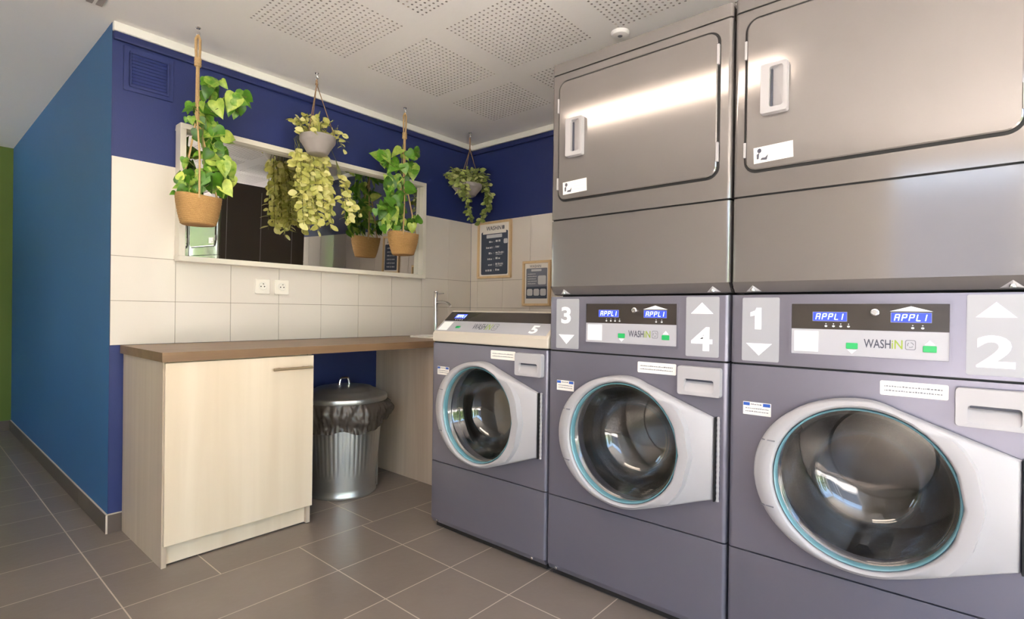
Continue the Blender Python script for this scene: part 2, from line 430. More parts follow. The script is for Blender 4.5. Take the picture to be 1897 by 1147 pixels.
# painted-over air grille on the navy wall
vt = thing('wall_vent', 'navy painted louvred air vent high on the navy wall', 'vent', (-2.155, .006, 2.02))
mb = MB(); x0, x1, z0, z1 = -2.256, -2.054, 2.024, 2.226
mb.box(x0, x1, -.004, .006, z0, z1)
mb.box(x0+.022, x1-.022, -.012, -.004, z0+.018, z0+.028); mb.box(x0+.022, x1-.022, -.012, -.004, z1-.03, z1-.02)
mb.box(x0+.022, x0+.03, -.012, -.004, z0+.028, z1-.03); mb.box(x1-.03, x1-.022, -.012, -.004, z0+.028, z1-.03)
mb.build('vent_frame', M['navy'], vt, bevel=.002)
mb = MB()
for k in range(9):
    z = z0+.034+k*.0155
    mb.prism([(-.0045, z), (-.009, z), (-.0045, z+.013)], lambda a, b: (x0+.031, a, b), lambda a, b: (x1-.031, a, b))
mb.build('louvre', M['navy'], vt)

# ceiling things
sd = thing('smoke_detector', 'round white smoke detector on the ceiling above the dryers', 'smoke detector', (-.779, -1.725, H-.03))
mb = MB().lathe([(0,-.017),(.028,-.017),(.036,-.015),(.040,-.010),(.042,-.004),(.042,0)], (-.779,-1.725,H), 36)
mb  .build('housing', M['ceil'], sd, smooth=True)
MB().lathe([(0,-.019),(.009,-.019),(.011,-.017)], (-.779,-1.725,H), 20).build('sensor_grille', M['ink_pale'], sd, smooth=True)
cv = thing('ceiling_vent', 'small slotted grille in the ceiling over the blue corner', 'vent', (-2.43, -.15, H-.012))
mb = MB(); mb.box(-2.50, -2.36, -.26, -.115, H-.006, H); mb.build('vent_frame', M['ceil'], cv, bevel=.002)
mb = MB()
for k in range(4): mb.box(-2.485+k*.033, -2.463+k*.033, -.245, -.13, H-.0115, H-.006)
mb.build('slat', M['greypot'], cv, bevel=.002)
lp = thing('ceiling_light', 'long white ceiling light panel above the open floor', 'light', (-2.475, -1.62, H-.05))
mb = MB(); mb.box(-2.61, -2.34, -2.27, -.985, H-.012, H); mb.box(-2.61, -2.60, -2.27, -.985, H-.05, H-.012); mb.box(-2.35, -2.34, -2.27, -.985, H-.05, H-.012)
mb.box(-2.60, -2.35, -2.27, -2.26, H-.05, H-.012); mb.box(-2.60, -2.35, -.995, -.985, H-.05, H-.012)
mb.build('light_housing', M['alu'], lp)
MB().box(-2.60, -2.35, -2.26, -.995, H-.046, H-.034).build('diffuser', M['lamp'], lp)

# ------------------------------------------------------------------ mirror
mr = thing('wall_mirror', 'large wide mirror in a deep white frame above the worktop', 'mirror', (-1.27, 0, 1.25))
def frame(mb, x0, x1, z0, z1, w, ya, yb):
    mb.box(x0, x1, ya, yb, z1-w, z1); mb.box(x0, x1, ya, yb, z0, z0+w); mb.box(x0, x0+w, ya, yb, z0+w, z1-w); mb.box(x1-w, x1, ya, yb, z0+w, z1-w)
mx0, mx1, mz0, mz1 = -2.043, -.515, 1.252, 1.918
mb = MB(); frame(mb, mx0, mx1, mz0, mz1, .026, -.07, -.001); mb.build('mirror_frame', M['mirror_frame'], mr, bevel=.002)
gy = lambda x, z: -.018-(x+1.28)*.011-(z-1.58)*.0224      # hung leaning a little forward
gc = [(mx0+.002, mz0+.002), (mx1-.002, mz0+.002), (mx1-.002, mz1-.002), (mx0+.002, mz1-.002)]
MB().loft([[(a, gy(a, b), b) for a, b in gc], [(a, gy(a, b)+.0015, b) for a, b in gc]], cap0=True, cap1=True).build('mirror_glass', M['mirror'], mr)

# sockets
for lab, cx in (('white wall socket below the mirror, the left one of the pair', -1.617), ('white wall socket below the mirror, the right one of the pair', -1.508)):
    t = thing('wall_socket', lab, 'socket', (cx, 0, 1.11), group='wall sockets')
    mb = MB(); mb.slab(rrect(cx-.04, cx+.04, 1.108, 1.19, .006), -.010, -.0005); mb.build('plate', M['socket'], t, bevel=.0025)
    mb = MB(); rings = [[(a, y, b) for a, b in ell(cx, 1.152, r, r)] for r, y in ((.023,-.0102),(.022,-.0125),(.0195,-.0125),(.018,-.0104))]
    mb.loft(rings, cap1=True); mb.build('socket_well', M['ceramic'], t, smooth=True)
    mb = MB(); mb.tube([(cx,-.0104,1.163),(cx,-.019,1.163)], .0026); mb.build('earth_pin', M['chrome'], t, smooth=True)
    for dx in (-.0095, .0095):
        MB().slab(ell(cx+dx, 1.149, .0034, .0034, 12), -.0112, -.0104).build('contact_hole', M['dark'], t)

# ------------------------------------------------------------------ posters on the right wall (local x along the wall, local y into it)
def poster(name, label, y0, z0, w, h):
    t = thing(name, label, 'poster', (0, y0, z0), -PI/2, 'framed posters')
    mb = MB(); frame(mb, 0, w, 0, h, .017, -.02, -.0005); mb.build('frame', M['frame_wood'], t, world=False, bevel=.002)
    sh = MB().box(.0172, w-.0172, -.009, -.004, .0172, h-.0172).build('sheet', M['paper'], t, world=False)
    return t, sh
def bars(mb, u0, u1, z, h, d, seed):
    r = random.Random(seed); u = u0
    while u < u1:
        l = r.uniform(.35, 1.2)*h*1.6; l = min(l, u1-u)
        hh = h*r.uniform(.7, 1.1); mb.box(u, u+l*.85, d, d+.0003, z, z+hh); u += l+h*.25
t, sh = poster('framed_poster', 'pine framed poster with dark price list, the taller one', -.087, 1.278, .336, .428)
mb = MB(); mb.slab(rrect(.034, .302, .028, .352, .012), -.0096, -.0091); mb.build('slate_panel', M['slate'], sh, world=False)
mb = MB(); put_text(mb, 'WASHiN', .085, .235, .360, .392, -.0098, .012); mb.build('heading', M['ink'], sh, world=False)
mb = MB(); mb.slab(rrect(.243, .268, .362, .390, .005), -.0096, -.0091); mb.build('heading_mark', M['ink_pale'], sh, world=False)
mb = MB(); mb.slab(rrect(.05, .285, .335, .352, .004), -.0101, -.0097); mb.build('heading_notch', M['paper'], sh, world=False)
mb = MB(); mb.slab(rrect(.088, .245, .303, .329, .004), -.0101, -.0097); mb.build('title_strip', M['print_grey'], sh, world=False)
for i in range(6):
    z = .268-i*.043; mb = MB()
    bars(mb, (.115, .085, .112, .1, .108, .08)[i], .15, z, .013, -.0102, i)
    mb.box(.163, .167, -.0102, -.0098, z+.001, z+.004); mb.box(.163, .167, -.0102, -.0098, z+.009, z+.012)
    bars(mb, .182, (.235, .222, .265, .23, .258, .225)[i], z+.003, .014, -.0102, i+20)
    if i in (2, 4): bars(mb, .184, .25, z-.008, .007, -.0102, i+40)
    mb.build('price_line', M['print_grey'], sh, world=False)
mb = MB(); mb.slab(rrect(.262, .300, .255, .290, .008), -.0101, -.0097); mb.prism(ell(.281, .272, .009, .012, 14), lambda a,b:(a,-.0101,b), lambda a,b:(a,-.0106,b)); mb.build('washer_icon', M['print_grey'], sh, world=False)
t, sh = poster('framed_poster', 'smaller pine framed notice half behind the dryer', -.538, 1.071, .245, .317)
mb = MB(); mb.slab(rrect(.03, .215, .052, .265, .008), -.0096, -.0091); mb.build('slate_panel', M['slate2'], sh, world=False)
mb = MB(); mb.box(.03, .215, -.0099, -.0096, .052, .135); mb.build('slate_band', M['slate'], sh, world=False)
mb = MB(); put_text(mb, 'WASHiN', .06, .16, .270, .289, -.0096, .01); mb.build('heading', M['ink_pale'], sh, world=False)
mb = MB(); mb.slab(rrect(.075, .165, .243, .258, .003), -.0101, -.0097); mb.build('title_strip', M['print_grey'], sh, world=False)
mb = MB()
for k in range(5): bars(mb, .042, .115+.01*(k % 2), .222-k*.017, .006, -.01, 60+k)
mb.build('text_lines', M['print_grey'], sh, world=False)
mb = MB()
for pl in (rrect(.135, .205, .15, .212, .01),):
    mb.slab(pl, -.0101, -.0097)
mb.build('washer_icon', M['print_grey'], sh, world=False)
for k in range(3):
    mb = MB(); a = .038+k*.059; mb.slab(rrect(a, a+.05, .072, .12, .012), -.0104, -.01); mb.build('step_icon', M['print_grey'], sh, world=False)
    
t, sh = poster('framed_poster', 'framed notice seen only in the mirror, beside the dryer', -.975, 1.315, .25, .34)
mb = MB(); mb.slab(rrect(.034, .222, .03, .265, .008), -.0096, -.0091); mb.build('slate_panel', M['slate'], sh, world=False)
mb = MB(); put_text(mb, 'WASHiN', .06, .19, .275, .302, -.0098, .012); mb.build('heading', M['ink'], sh, world=False)
for i in range(6):
    mb = MB(); bars(mb, .07, .115, .225-i*.034, .011, -.0102, i+70); mb.slab(ell(.13, .230-i*.034, .007, .007, 10), -.0102, -.0098); bars(mb, .148, .19, .225-i*.034, .011, -.0102, i+80)
    mb.build('text_line', M['print_grey'], sh, world=False)
# ------------------------------------------------------------------ worktop, cabinet, sink, tap
CT0, CT1 = .8145, .8515
ct = thing('worktop', 'long brown wood laminate worktop along the tiled wall', 'worktop', (-1.1, -.29, CT0))
mb = MB(); sx0, sx1, sy0, sy1 = -.70, -.20, -.47, -.165
mb.box(-2.258, sx0, -.585, -.0005, CT0, CT1); mb.box(sx1, -.003, -.585, -.0005, CT0, CT1); mb.box(sx0, sx1, -.585, sy0, CT0, CT1); mb.box(sx0, sx1, sy1, -.0005, CT0, CT1)
mb.build('worktop_board', M['woodtop'], ct)
sk = thing('sink', 'white ceramic sink let into the far end of the worktop', 'sink', (-.45, -.32, CT1))
mb = MB()
rings = [[(a, b, z) for a, b in rrect(x0, x1, y0, y1, r, 5)] for x0, x1, y0, y1, r, z in (
    (sx0-.02, sx1+.02, sy0-.02, sy1+.02, .03, CT1+.0005), (sx0-.02, sx1+.02, sy0-.02, sy1+.02, .03, CT1+.012), (sx0+.004, sx1-.004, sy0+.004, sy1-.004, .03, CT1+.013),
    (sx0+.012, sx1-.012, sy0+.012, sy1-.012, .03, CT1), (sx0+.03, sx1-.03, sy0+.03, sy1-.03, .04, .73), (sx0+.06, sx1-.06, sy0+.06, sy1-.06, .03, .725))]
mb.loft(rings, cap1=True); mb.build('basin', M['ceramic'], sk, smooth=True)
MB().lathe([(0,.003),(.018,.003),(.022,0)], (-.45,-.32,.7262), 20).build('drain', M['chrome'], sk, smooth=True)

fx, fy = -.443, -.1
fc = thing('tap', 'slim tall chrome mixer tap behind the sink', 'tap', (fx, fy, CT1))
mb = MB().lathe([(0,0),(.025,0),(.025,.006),(.0165,.009),(.0165,.300),(.015,.3025),(.0165,.305),(.0165,.313),(0,.3135)], (fx,fy,CT1+.0003), 24)
mb.build('column', M['chrome'], fc, smooth=True)
MB().tube([(fx,fy-.012,1.087),(fx,fy-.07,1.09),(fx,fy-.11,1.085),(fx,fy-.135,1.075),(fx,fy-.15,1.06)], [.0105,.0105,.0105,.0105,.010], 12).build('spout', M['chrome'], fc, smooth=True)
MB().tube([(fx,fy-.012,1.148),(fx,fy-.08,1.150)], .0035, 8).build('lever', M['chrome'], fc, smooth=True)

cb = thing('base_cabinet', 'pale oak base cabinet with one door under the worktop', 'cabinet', (-1.935, -.29, 0))
cx0, cx1 = -2.247, -1.627
mb = MB(); mb.box(cx0, cx0+.018, -.557, -.01, 0, CT0-.0005); mb.build('side_panel', M['woodgrey'], cb)
mb = MB(); mb.box(cx1-.018, cx1, -.557, -.01, 0.004, CT0-.0005); mb.build('side_panel', M['woodgrey'], cb)
mb = MB(); mb.box(cx0+.019, cx1-.019, -.55, -.02, .1, .118); mb.box(cx0+.019, cx1-.019, -.02, -.012, .1, CT0-.001); mb.box(cx0+.019, cx1-.019, -.55, -.1, CT0-.02, CT0-.001); mb.build('carcass', M['woodlight'], cb)
MB().box(cx0+.0185, cx1-.0185, -.538, -.52, .006, .0995).build('plinth', M['woodlight'], cb)
dr = MB().box(cx0+.003, cx1+.001, -.576, -.558, .09, CT0-.006).build('door', M['woodlight'], cb, bevel=.0012)
hb = MB(); hb.tube([(-1.832,-.607,.755),(-1.648,-.607,.755)], .0062, 12)
for x in (-1.795, -1.68): hb.tube([(x,-.607,.755),(x,-.5762,.755)], .0045, 10)
hb.build('handle', M['satin'], dr, smooth=True)
for x in (cx0+.03, cx1-.03): MB().lathe([(0,0),(.016,0),(.016,.03),(0,.03)], (x,-.50,.0), 14).build('foot', M['dark'], cb)
ep = thing('sink_cabinet', 'oak cabinet end panel under the sink, half hidden by washer', 'cabinet', (-.45, -.29, 0))
MB().box(-.868, -.85, -.572, -.003, .0, CT0-.0005).build('side_panel', M['woodgrey'], ep)
MB().box(-.849, -.06, -.572, -.556, .1, CT0-.001).build('door', M['woodlight'], ep)
MB().box(-.06, -.042, -.572, -.003, .0, CT0-.0005).build('side_panel', M['woodgrey'], ep)

# ------------------------------------------------------------------ bin and bag
bx, by = -1.264, -.262
bn = thing('dustbin', 'round galvanised metal dustbin with lid beneath the worktop', 'bin', (bx, by, 0))
def corr(r, z, a):
    k = min(max((z-.13)/.02, 0), 1)*min(max((.50-z)/.02, 0), 1)
    s = abs(math.sin(a*26)); return r+.0016*k*(s-.5), z
prof = [(0,.012),(.165,.012),(.178,.0),(.182,.003),(.182,.018),(.178,.022),(.18,.05),(.184,.115)]+[(.184+.03*(z-.115)/.4, z) for z in [.125+.02*i for i in range(20)]]+[(.216,.525),(.222,.53),(.222,.542),(.214,.542)]
MB().lathe(prof, (bx,by,0), 312, corr).build('bin_body', M['galv'], bn, smooth=True, angle=60)
lid = MB().lathe([(.230,.520),(.237,.521),(.239,.526),(.239,.543),(.236,.548),(.222,.553),(.200,.560),(.190,.572),(.170,.577),(.150,.590),(.11,.597),(.06,.602),(0,.603)], (bx,by,0), 72).build('lid', M['galv'], bn, smooth=True, angle=60)
pts = []
for k in range(13):
    a = PI*k/12; pts.append((bx-.032*math.cos(a), by+.0, .600+.040*min(1, 1.35*math.sin(a))))
MB().tube(pts, .0062, 10).build('lid_handle', M['chrome'], lid, smooth=True)
for s in (-1, 1): MB().lathe([(0,.004),(.014,.003),(.016,0)], (bx+s*.034,by,.6005), 14).build('rivet', M['galv'], lid, smooth=True)
MB().box(bx+.130, bx+.137, by-.137, by-.130, .03, .5).build('seam', M['galv'], bn)
rb = random.Random(5); NA = 240
ph = [(rb.uniform(0, 6.28), rb.choice((5, 7, 9, 13, 17, 23, 31)), rb.uniform(.4, 1)) for _ in range(9)]
def fold(a, z): return sum(w*math.sin(n*a+p+z*26*(i % 3-1)) for i, (p, n, w) in enumerate(ph))/9
rings = []
for i in range(23):
    t = i/22; ring = []
    for q in range(NA):
        a = 2*PI*q/NA
        low = .405-.038*math.cos(a+2.18)+.012*math.sin(5*a)+.005*math.sin(11*a)
        z = .528+(low-.528)*t
        base = .2285+.016*math.sin(min(1, t*1.3)*PI)+(.012 if math.cos(a+.5) > .4 else 0)*math.sin(t*PI)
        ca, sa = math.cos(a), math.sin(a)
        nz = noise.noise((ca*5, sa*5, z*9))*.020+abs(noise.noise((ca*9+3, sa*9, z*16)))*.018+noise.noise((ca*22, sa*22, z*40))*.006
        r = max(base+(nz+.008*fold(a, z))*min(1, t*3), .2245)
        ring.append((bx+r*math.cos(a), by+r*math.sin(a), z))
    rings.append(ring)
bg = MB().loft(rings).build('bin_bag', M['bag'], smooth=True, angle=80)
tag(bg, 'crumpled dark bin bag folded over the rim of the dustbin', 'bag')

# ------------------------------------------------------------------ machines (local frame: x across the front, y into the machine, z up)
DP = .727
def holed_front(mb, u0, u1, z0, z1, cu, cz, r, d, n=64):
    inner = [(cu+r*math.cos(2*PI*i/n), cz+r*math.sin(2*PI*i/n)) for i in range(n)]; outer = []
    for a, b in inner:
        dx, dz = a-cu, b-cz; s = 1e9
        if dx > 1e-9: s = min(s, (u1-cu)/dx)
        if dx < -1e-9: s = min(s, (u0-cu)/dx)
        if dz > 1e-9: s = min(s, (z1-cz)/dz)
        if dz < -1e-9: s = min(s, (z0-cz)/dz)
        outer.append((cu+dx*s, cz+dz*s))
    # snap the nearest outer points onto the rectangle's corners
    for c in ((u0,z0),(u1,z0),(u1,z1),(u0,z1)):
        k = min(range(n), key=lambda i: (outer[i][0]-c[0])**2+(outer[i][1]-c[1])**2); outer[k] = c
    mb.loft([[(a,d,b) for a, b in outer], [(a,d,b) for a, b in inner], [(a,d+.03,b) for a, b in inner]])
RC = .012
def shell(mb, u0, u1, z0, z1, front=True, r=RC, depth=DP, lip=.0):
    """sheet-metal body with rounded front corners; optional open front"""
    def arc(cx, a0): return [(cx+r*math.cos(math.radians(a0+15*k)), r+r*math.sin(math.radians(a0+15*k))) for k in range(7)]
    path = [(u0, depth)]+arc(u0+r, 180)+arc(u1-r, 270)+[(u1, depth)]
    n = len(path)
    lo = [(a, b, z0) for a, b in path]; hi = [(a, b, z1) for a, b in path]
    fs = []
    for i in range(n):
        j = (i+1) % n
        if i == 7 and not front: continue
        fs.append((i, j, n+j, n+i))
    mb.add(lo+hi, fs+[tuple(range(n))[::-1], tuple(range(n, 2*n))])
UC, ZC = .347, .585     # door centre
def pocket(mb, u0, u1, z0, z1, fr, pk, d, depth, side):
    """raised plate with a wedge-shaped finger pocket; side 'top' or 'left' is the deep side"""
    out = rrect(u0, u1, z0, z1, fr, 6); a0, a1, b0, b1 = pk
    n = len(out); inn = rrect(a0, a1, b0, b1, min(a1-a0, b1-b0)*.2, 6)
    def dep(u, z):
        t = (b1-z)/(b1-b0) if side == 'top' else (u-a0)/(a1-a0)
        return d+depth*max(0., min(1, 1-t))
    rings = [[(a, -.0003, b) for a, b in out], [(a, d+.004, b) for a, b in out], [((a-(u0+u1)/2)*.985+(u0+u1)/2, d, (b-(z0+z1)/2)*.985+(z0+z1)/2) for a, b in out],
             [(a, d, b) for a, b in inn], [(a, dep(a, b), b) for a, b in inn]]
    mb.loft(rings, cap1=True)
def seg_text(mb, s, u0, z0, w, h, gap, d, f=None):
    segs = {'A': 'abcefg', 'P': 'abefg', 'L': 'def', '1': 'bc', ' ': ''}
    t = h*.13; sh = .18
    R = {'a': (t*.6, w-t*.6, h-t, h), 'g': (t*.6, w-t*.6, h/2-t/2, h/2+t/2), 'd': (t*.6, w-t*.6, 0, t), 'f': (0, t, h/2, h-t*.3), 'b': (w-t, w, h/2, h-t*.3), 'e': (0, t, t*.3, h/2), 'c': (w-t, w, t*.3, h/2)}
    for ch in s:
        for k in segs[ch]:
            a0, a1, b0, b1 = R[k]
            P = [(u0+a+b*sh, z0+b) for a, b in ((a0,b0),(a1,b0),(a1,b1),(a0,b1))]
            if f is None: mb.slab(P, d, d+.0003)
            else: mb.prism(P, lambda a, b: f(a, b, d), lambda a, b: f(a, b, d+.0003))
        u0 += w+gap

def logo(parent, u0, z0, w, h, d, f=None):
    ff = f if f else (lambda a, b, dd: (a, dd, b))
    mb = MB(); put_text(mb, 'WASH', u0, u0+w*.53, z0, z0+h, d, .012, 0, ff); mb.build('logo_lettering', M['ink'], parent, world=False)
    mb = MB(); put_text(mb, 'iN', u0+w*.545, u0+w*.755, z0, z0+h, d, .012, 0, ff); mb.build('logo_lettering', M['ink_green'], parent, world=False)
    mb = MB(); a, b, c, e = u0+w*.80, u0+w, z0-h*.05, z0+h*1.05
    fr = rrect(a, b, c, e, h*.2); fi = rrect(a+h*.08, b-h*.08, c+h*.08, e-h*.08, h*.14)
    mb.loft([[ff(p, q, d) for p, q in fr], [ff(p, q, d) for p, q in fi]])
    mcx, mcz = (a+b)/2, (c+e)/2
    for k in range(3):
        a0 = k*2*PI/3; P = []
        for q in range(7): P.append(ff(mcx+h*.3*math.cos(a0+q*.26), mcz+h*.3*math.sin(a0+q*.26), d))
        for q in range(6, -1, -1): P.append(ff(mcx+h*.22*math.cos(a0+q*.26), mcz+h*.22*math.sin(a0+q*.26), d))
        mb.add(P, [(i, i+1, 12-i, 13-i) for i in range(6)])
    mb.build('logo_mark', M['ink_pale'], parent, world=False)

def door_outline(n=96):
    """outline: long rounded left end, straight tapering right end with a short vertical hinge edge"""
    pts = []
    HU, Z0, Z1 = .652, .452, .706
    rl, rv = .259, .226
    # left half: half-ellipse from top to bottom
    for k in range(n//2+1):
        a = PI/2+PI*k/(n//2)
        ca, sa = math.cos(a), math.sin(a)
        pts.append((UC+rl*math.copysign(abs(ca)**.96, ca), ZC+rv*sa))
    # bottom: ease of circle into straight to the hinge
    bot = []
    for k in range(1, 9):
        t = k/8; u = UC+.07*t; bot.append((u, ZC-rv+.012*t*t))
    pts += bot
    e = bot[-1]
    for k in range(1, 7): t = k/6; pts.append((e[0]+(HU-e[0])*t, e[1]+(Z0-e[1])*t))
    pts.append((HU, (Z0+Z1)/2)); pts.append((HU, Z1))
    tops = [(UC+.075*k/8, ZC+rv-.020*(k/8)**2) for k in range(8, 0, -1)]
    e = tops[0]
    for k in range(1, 6): t = k/6; pts.append((HU+(e[0]-HU)*t, Z1+(e[1]-Z1)*t))
    pts += tops
    return pts
def add_door(t):
    O = door_outline(); n = len(O)
    def fd(u): return -.056+.036*max(0, min(1, (u-.47)/.17))    # front depth: thick at the ring, thin at the hinge
    def inset(k, dz):
        o = []
        for a, b in O:
            o.append((UC+(a-UC)*k, ZC+(b-ZC)*k))
        return o
    def ringpt(a, b, r):
        an = math.atan2(b-ZC, a-UC); return (UC+r*math.cos(an), ZC+r*math.sin(an))
    rings = [[(a, -.004, b) for a, b in O], [(a, fd(a)+.014, b) for a, b in O], [(a, fd(a)+.004, b) for a, b in inset(.99, 0)], [(a, fd(a), b) for a, b in inset(.972, 0)]]
    k1 = []
    for a, b in O:
        p = ringpt(a, b, .246); q = (UC+(a-UC)*.968, ZC+(b-ZC)*.968)
        if math.hypot(q[0]-UC, q[1]-ZC) < .246: p = q
        k1.append((p[0], fd(p[0])-.0005, p[1]))
    rings.append(k1)
    rings.append([(UC+(p[0]-UC)*.985, -.0605, ZC+(p[2]-ZC)*.985) for p in k1])
    for r, d in ((.2140,-.0625),(.2095,-.0605),(.206,-.05),(.2045,-.02),(.2045,-.004)):
        rings.append([(ringpt(a, b, r)[0], d, ringpt(a, b, r)[1]) for a, b in O])
    mb = MB(); mb.loft(rings)
    dob = mb.build('door', M['plastic'], t, world=False, smooth=True, angle=50)
    # finger grip on the left: two sloping cuts and a shallow scoop
    mb = MB()
    for zz, s in ((ZC+.088, 1), (ZC-.094, -1)):
        mb = MB(); mb.prism([(-.236,0),(-.2,0),(-.2,.003),(-.236,.003)], lambda a, b: (UC+a*.995, -.0572 if a < -.21 else -.066, zz+s*b), lambda a, b: (UC+a, -.05, zz+s*b))
        mb.build('grip_edge', M['ink_pale'], dob, world=False)
    # glass: bowl pushed into the drum, double walled
    prof = [(.2035,-.030),(.197,-.0285),(.191,-.018),(.187,-.004),(.1835,.000),(.178,.024),(.1735,.028),(.165,.055),(.152,.080),(.135,.100),(.114,.113),(.085,.120),(.045,.123),(.0,.124)]
    prof2 = [(max(r-.007, 0), d-.006) for r, d in prof]
    mb = MB()
    def lz(mb, prof, nn=72): mb.loft([[(UC+r*math.cos(2*PI*i/nn), d, ZC+r*math.sin(2*PI*i/nn)) for i in range(nn)] for r, d in prof])
    lz(mb, prof[::-1]+[(.2035,-.037),(.199,-.0375)]+prof2[1:])
    mb.build('door_glass', M['glass'], dob, world=False, smooth=True, angle=80)
    mb = MB(); lz(mb, [(.2044,-.034),(.2044,-.052),(.2025,-.055),(.2005,-.054),(.1985,-.046),(.198,-.032)]); mb.build('glass_rim', M['teal_rim'], dob, world=False, smooth=True, angle=60)
    mb = MB(); mb.box(.653, .657, -.020, -.0003, .449, .709); hg = mb.build('hinge', M['gap'], dob, world=False)
    mb = MB()
    mb.lathe([(0,.447),(.004,.447)]+[(.0055-.0012*(k % 2), .4485+.0081*k+.0006*(k % 2)) for k in range(33)]+[(0,.711)], (.662,-.0065,0), 10)
    mb.build('hinge_knuckles', M['plastic'], dob, world=False)
    # drum behind the glass
    mb = MB(); lz(mb, [(.205,.001),(.212,.012),(.222,.02),(.222,.045),(.214,.05)]); mb.build('gasket', M['gasket'], t, world=False, smooth=True)
    mb = MB()
    pr = [(.214,.05)]+[(.250-.002*(i % 2), .06+.034*i) for i in range(11)]+[(.24,.43),(.15,.425),(.14,.415),(.06,.413),(0,.413)]
    lz(mb, pr)
    for k in range(3):
        a = .5+k*2*PI/3
        A = lambda r, da, d: (UC+r*math.cos(a+da), d, ZC+r*math.sin(a+da))
        mb.loft([[A(.252,-.2,d), A(.19,-.05,d), A(.19,.05,d), A(.252,.2,d)] for d in (.08,.4)], cap0=True, cap1=True)
    mb.build('drum', M['drum'], t, world=False, smooth=True)

def washer_common(t, m):
    u0, u1 = .0035, W-.0035
    mb = MB(); mb.box(u0+.012, u1-.012, .03, DP-.01, 0.002, .03); mb.build('plinth', M['dark'], t, world=False)
    mb = MB()
    shell(mb, u0, u1, .05, .317)
    # rolled-under bottom edge
    mb.prism([(0,.0502),(.0,.05),(.012,.028),(.2,.028),(.2,.0502)], lambda a, b: (u0+.006, a, b), lambda a, b: (u1-.006, a, b))
    lpn = mb.build('lower_panel', m, t, world=False, smooth=True)
    for u in (.05, .62):
        MB().loft([[(a, d, b) for a, b in ell(u, .04, r, r, 12)] for r, d in ((.006,.004),(.006,-.001),(.003,-.003))], cap1=True).build('screw', M['chrome'], lpn, world=False, smooth=True)
    mb = MB(); mb.box(u0+.008, u1-.008, .008, DP-.01, .3172, .3215); mb.build('panel_gap', M['gap'], t, world=False)
    mb = MB(); shell(mb, u0, u1, .3215, .8775, front=False); holed_front(mb, u0+RC, u1-RC, .3215, .8775, UC, ZC, .204, 0)
    mb.build('cabinet', m, t, world=False, smooth=True)
    mb = MB(); mb.box(u0+.008, u1-.008, .008, DP-.01, .8776, .8835); mb.build('console_gap', M['gap'], t, world=False)
    add_door(t)
    mb = MB(); pocket(mb, .533, .670, .770, .862, .008, (.556, .650, .782, .822), -.021, .0195, 'top')
    dw = mb.build('detergent_drawer', M['plastic'], t, world=False, smooth=True, angle=40)
    MB().box(.560, .646, -.0125, -.0015, .8150, .8225).build('drawer_shade_strip', M['ink'], dw, world=False)  # dark strip painted in as the shadow under the pocket's top edge
    lb = MB().slab(rrect(.383, .521, .826, .863, .004), -.0012, -.0001).build('instruction_label', M['paper'], t, world=False)
    mb = MB()
    for k in range(2): bars(mb, .392, .51, .848-k*.011, .0035, -.0016, 90+k)
    mb.build('label_text', M['ink_pale'], lb, world=False)
    st = MB().slab(rrect(.043, .121, .730, .768, .001), -.0012, -.0001).build('rating_sticker', M['paper'], t, world=False)
    for a, b in ((.044, .062), (.099, .119)): MB().box(a, b, -.0016, -.0012, .757, .7665).build('sticker_logo', M['blue_ink'], st, world=False)
    mb = MB(); bars(mb, .065, .096, .760, .004, -.0016, 3)
    for k in range(2): bars(mb, .05, .115, .748-k*.009, .003, -.0016, 93+k)
    mb.build('sticker_text', M['ink_pale'], st, world=False)

def tri(u0, u1, z0, z1, up=True):
    return [(u0, z0), (u1, z0), ((u0+u1)/2, z1)] if up else [(u0, z1), ((u0+u1)/2, z0), (u1, z1)]

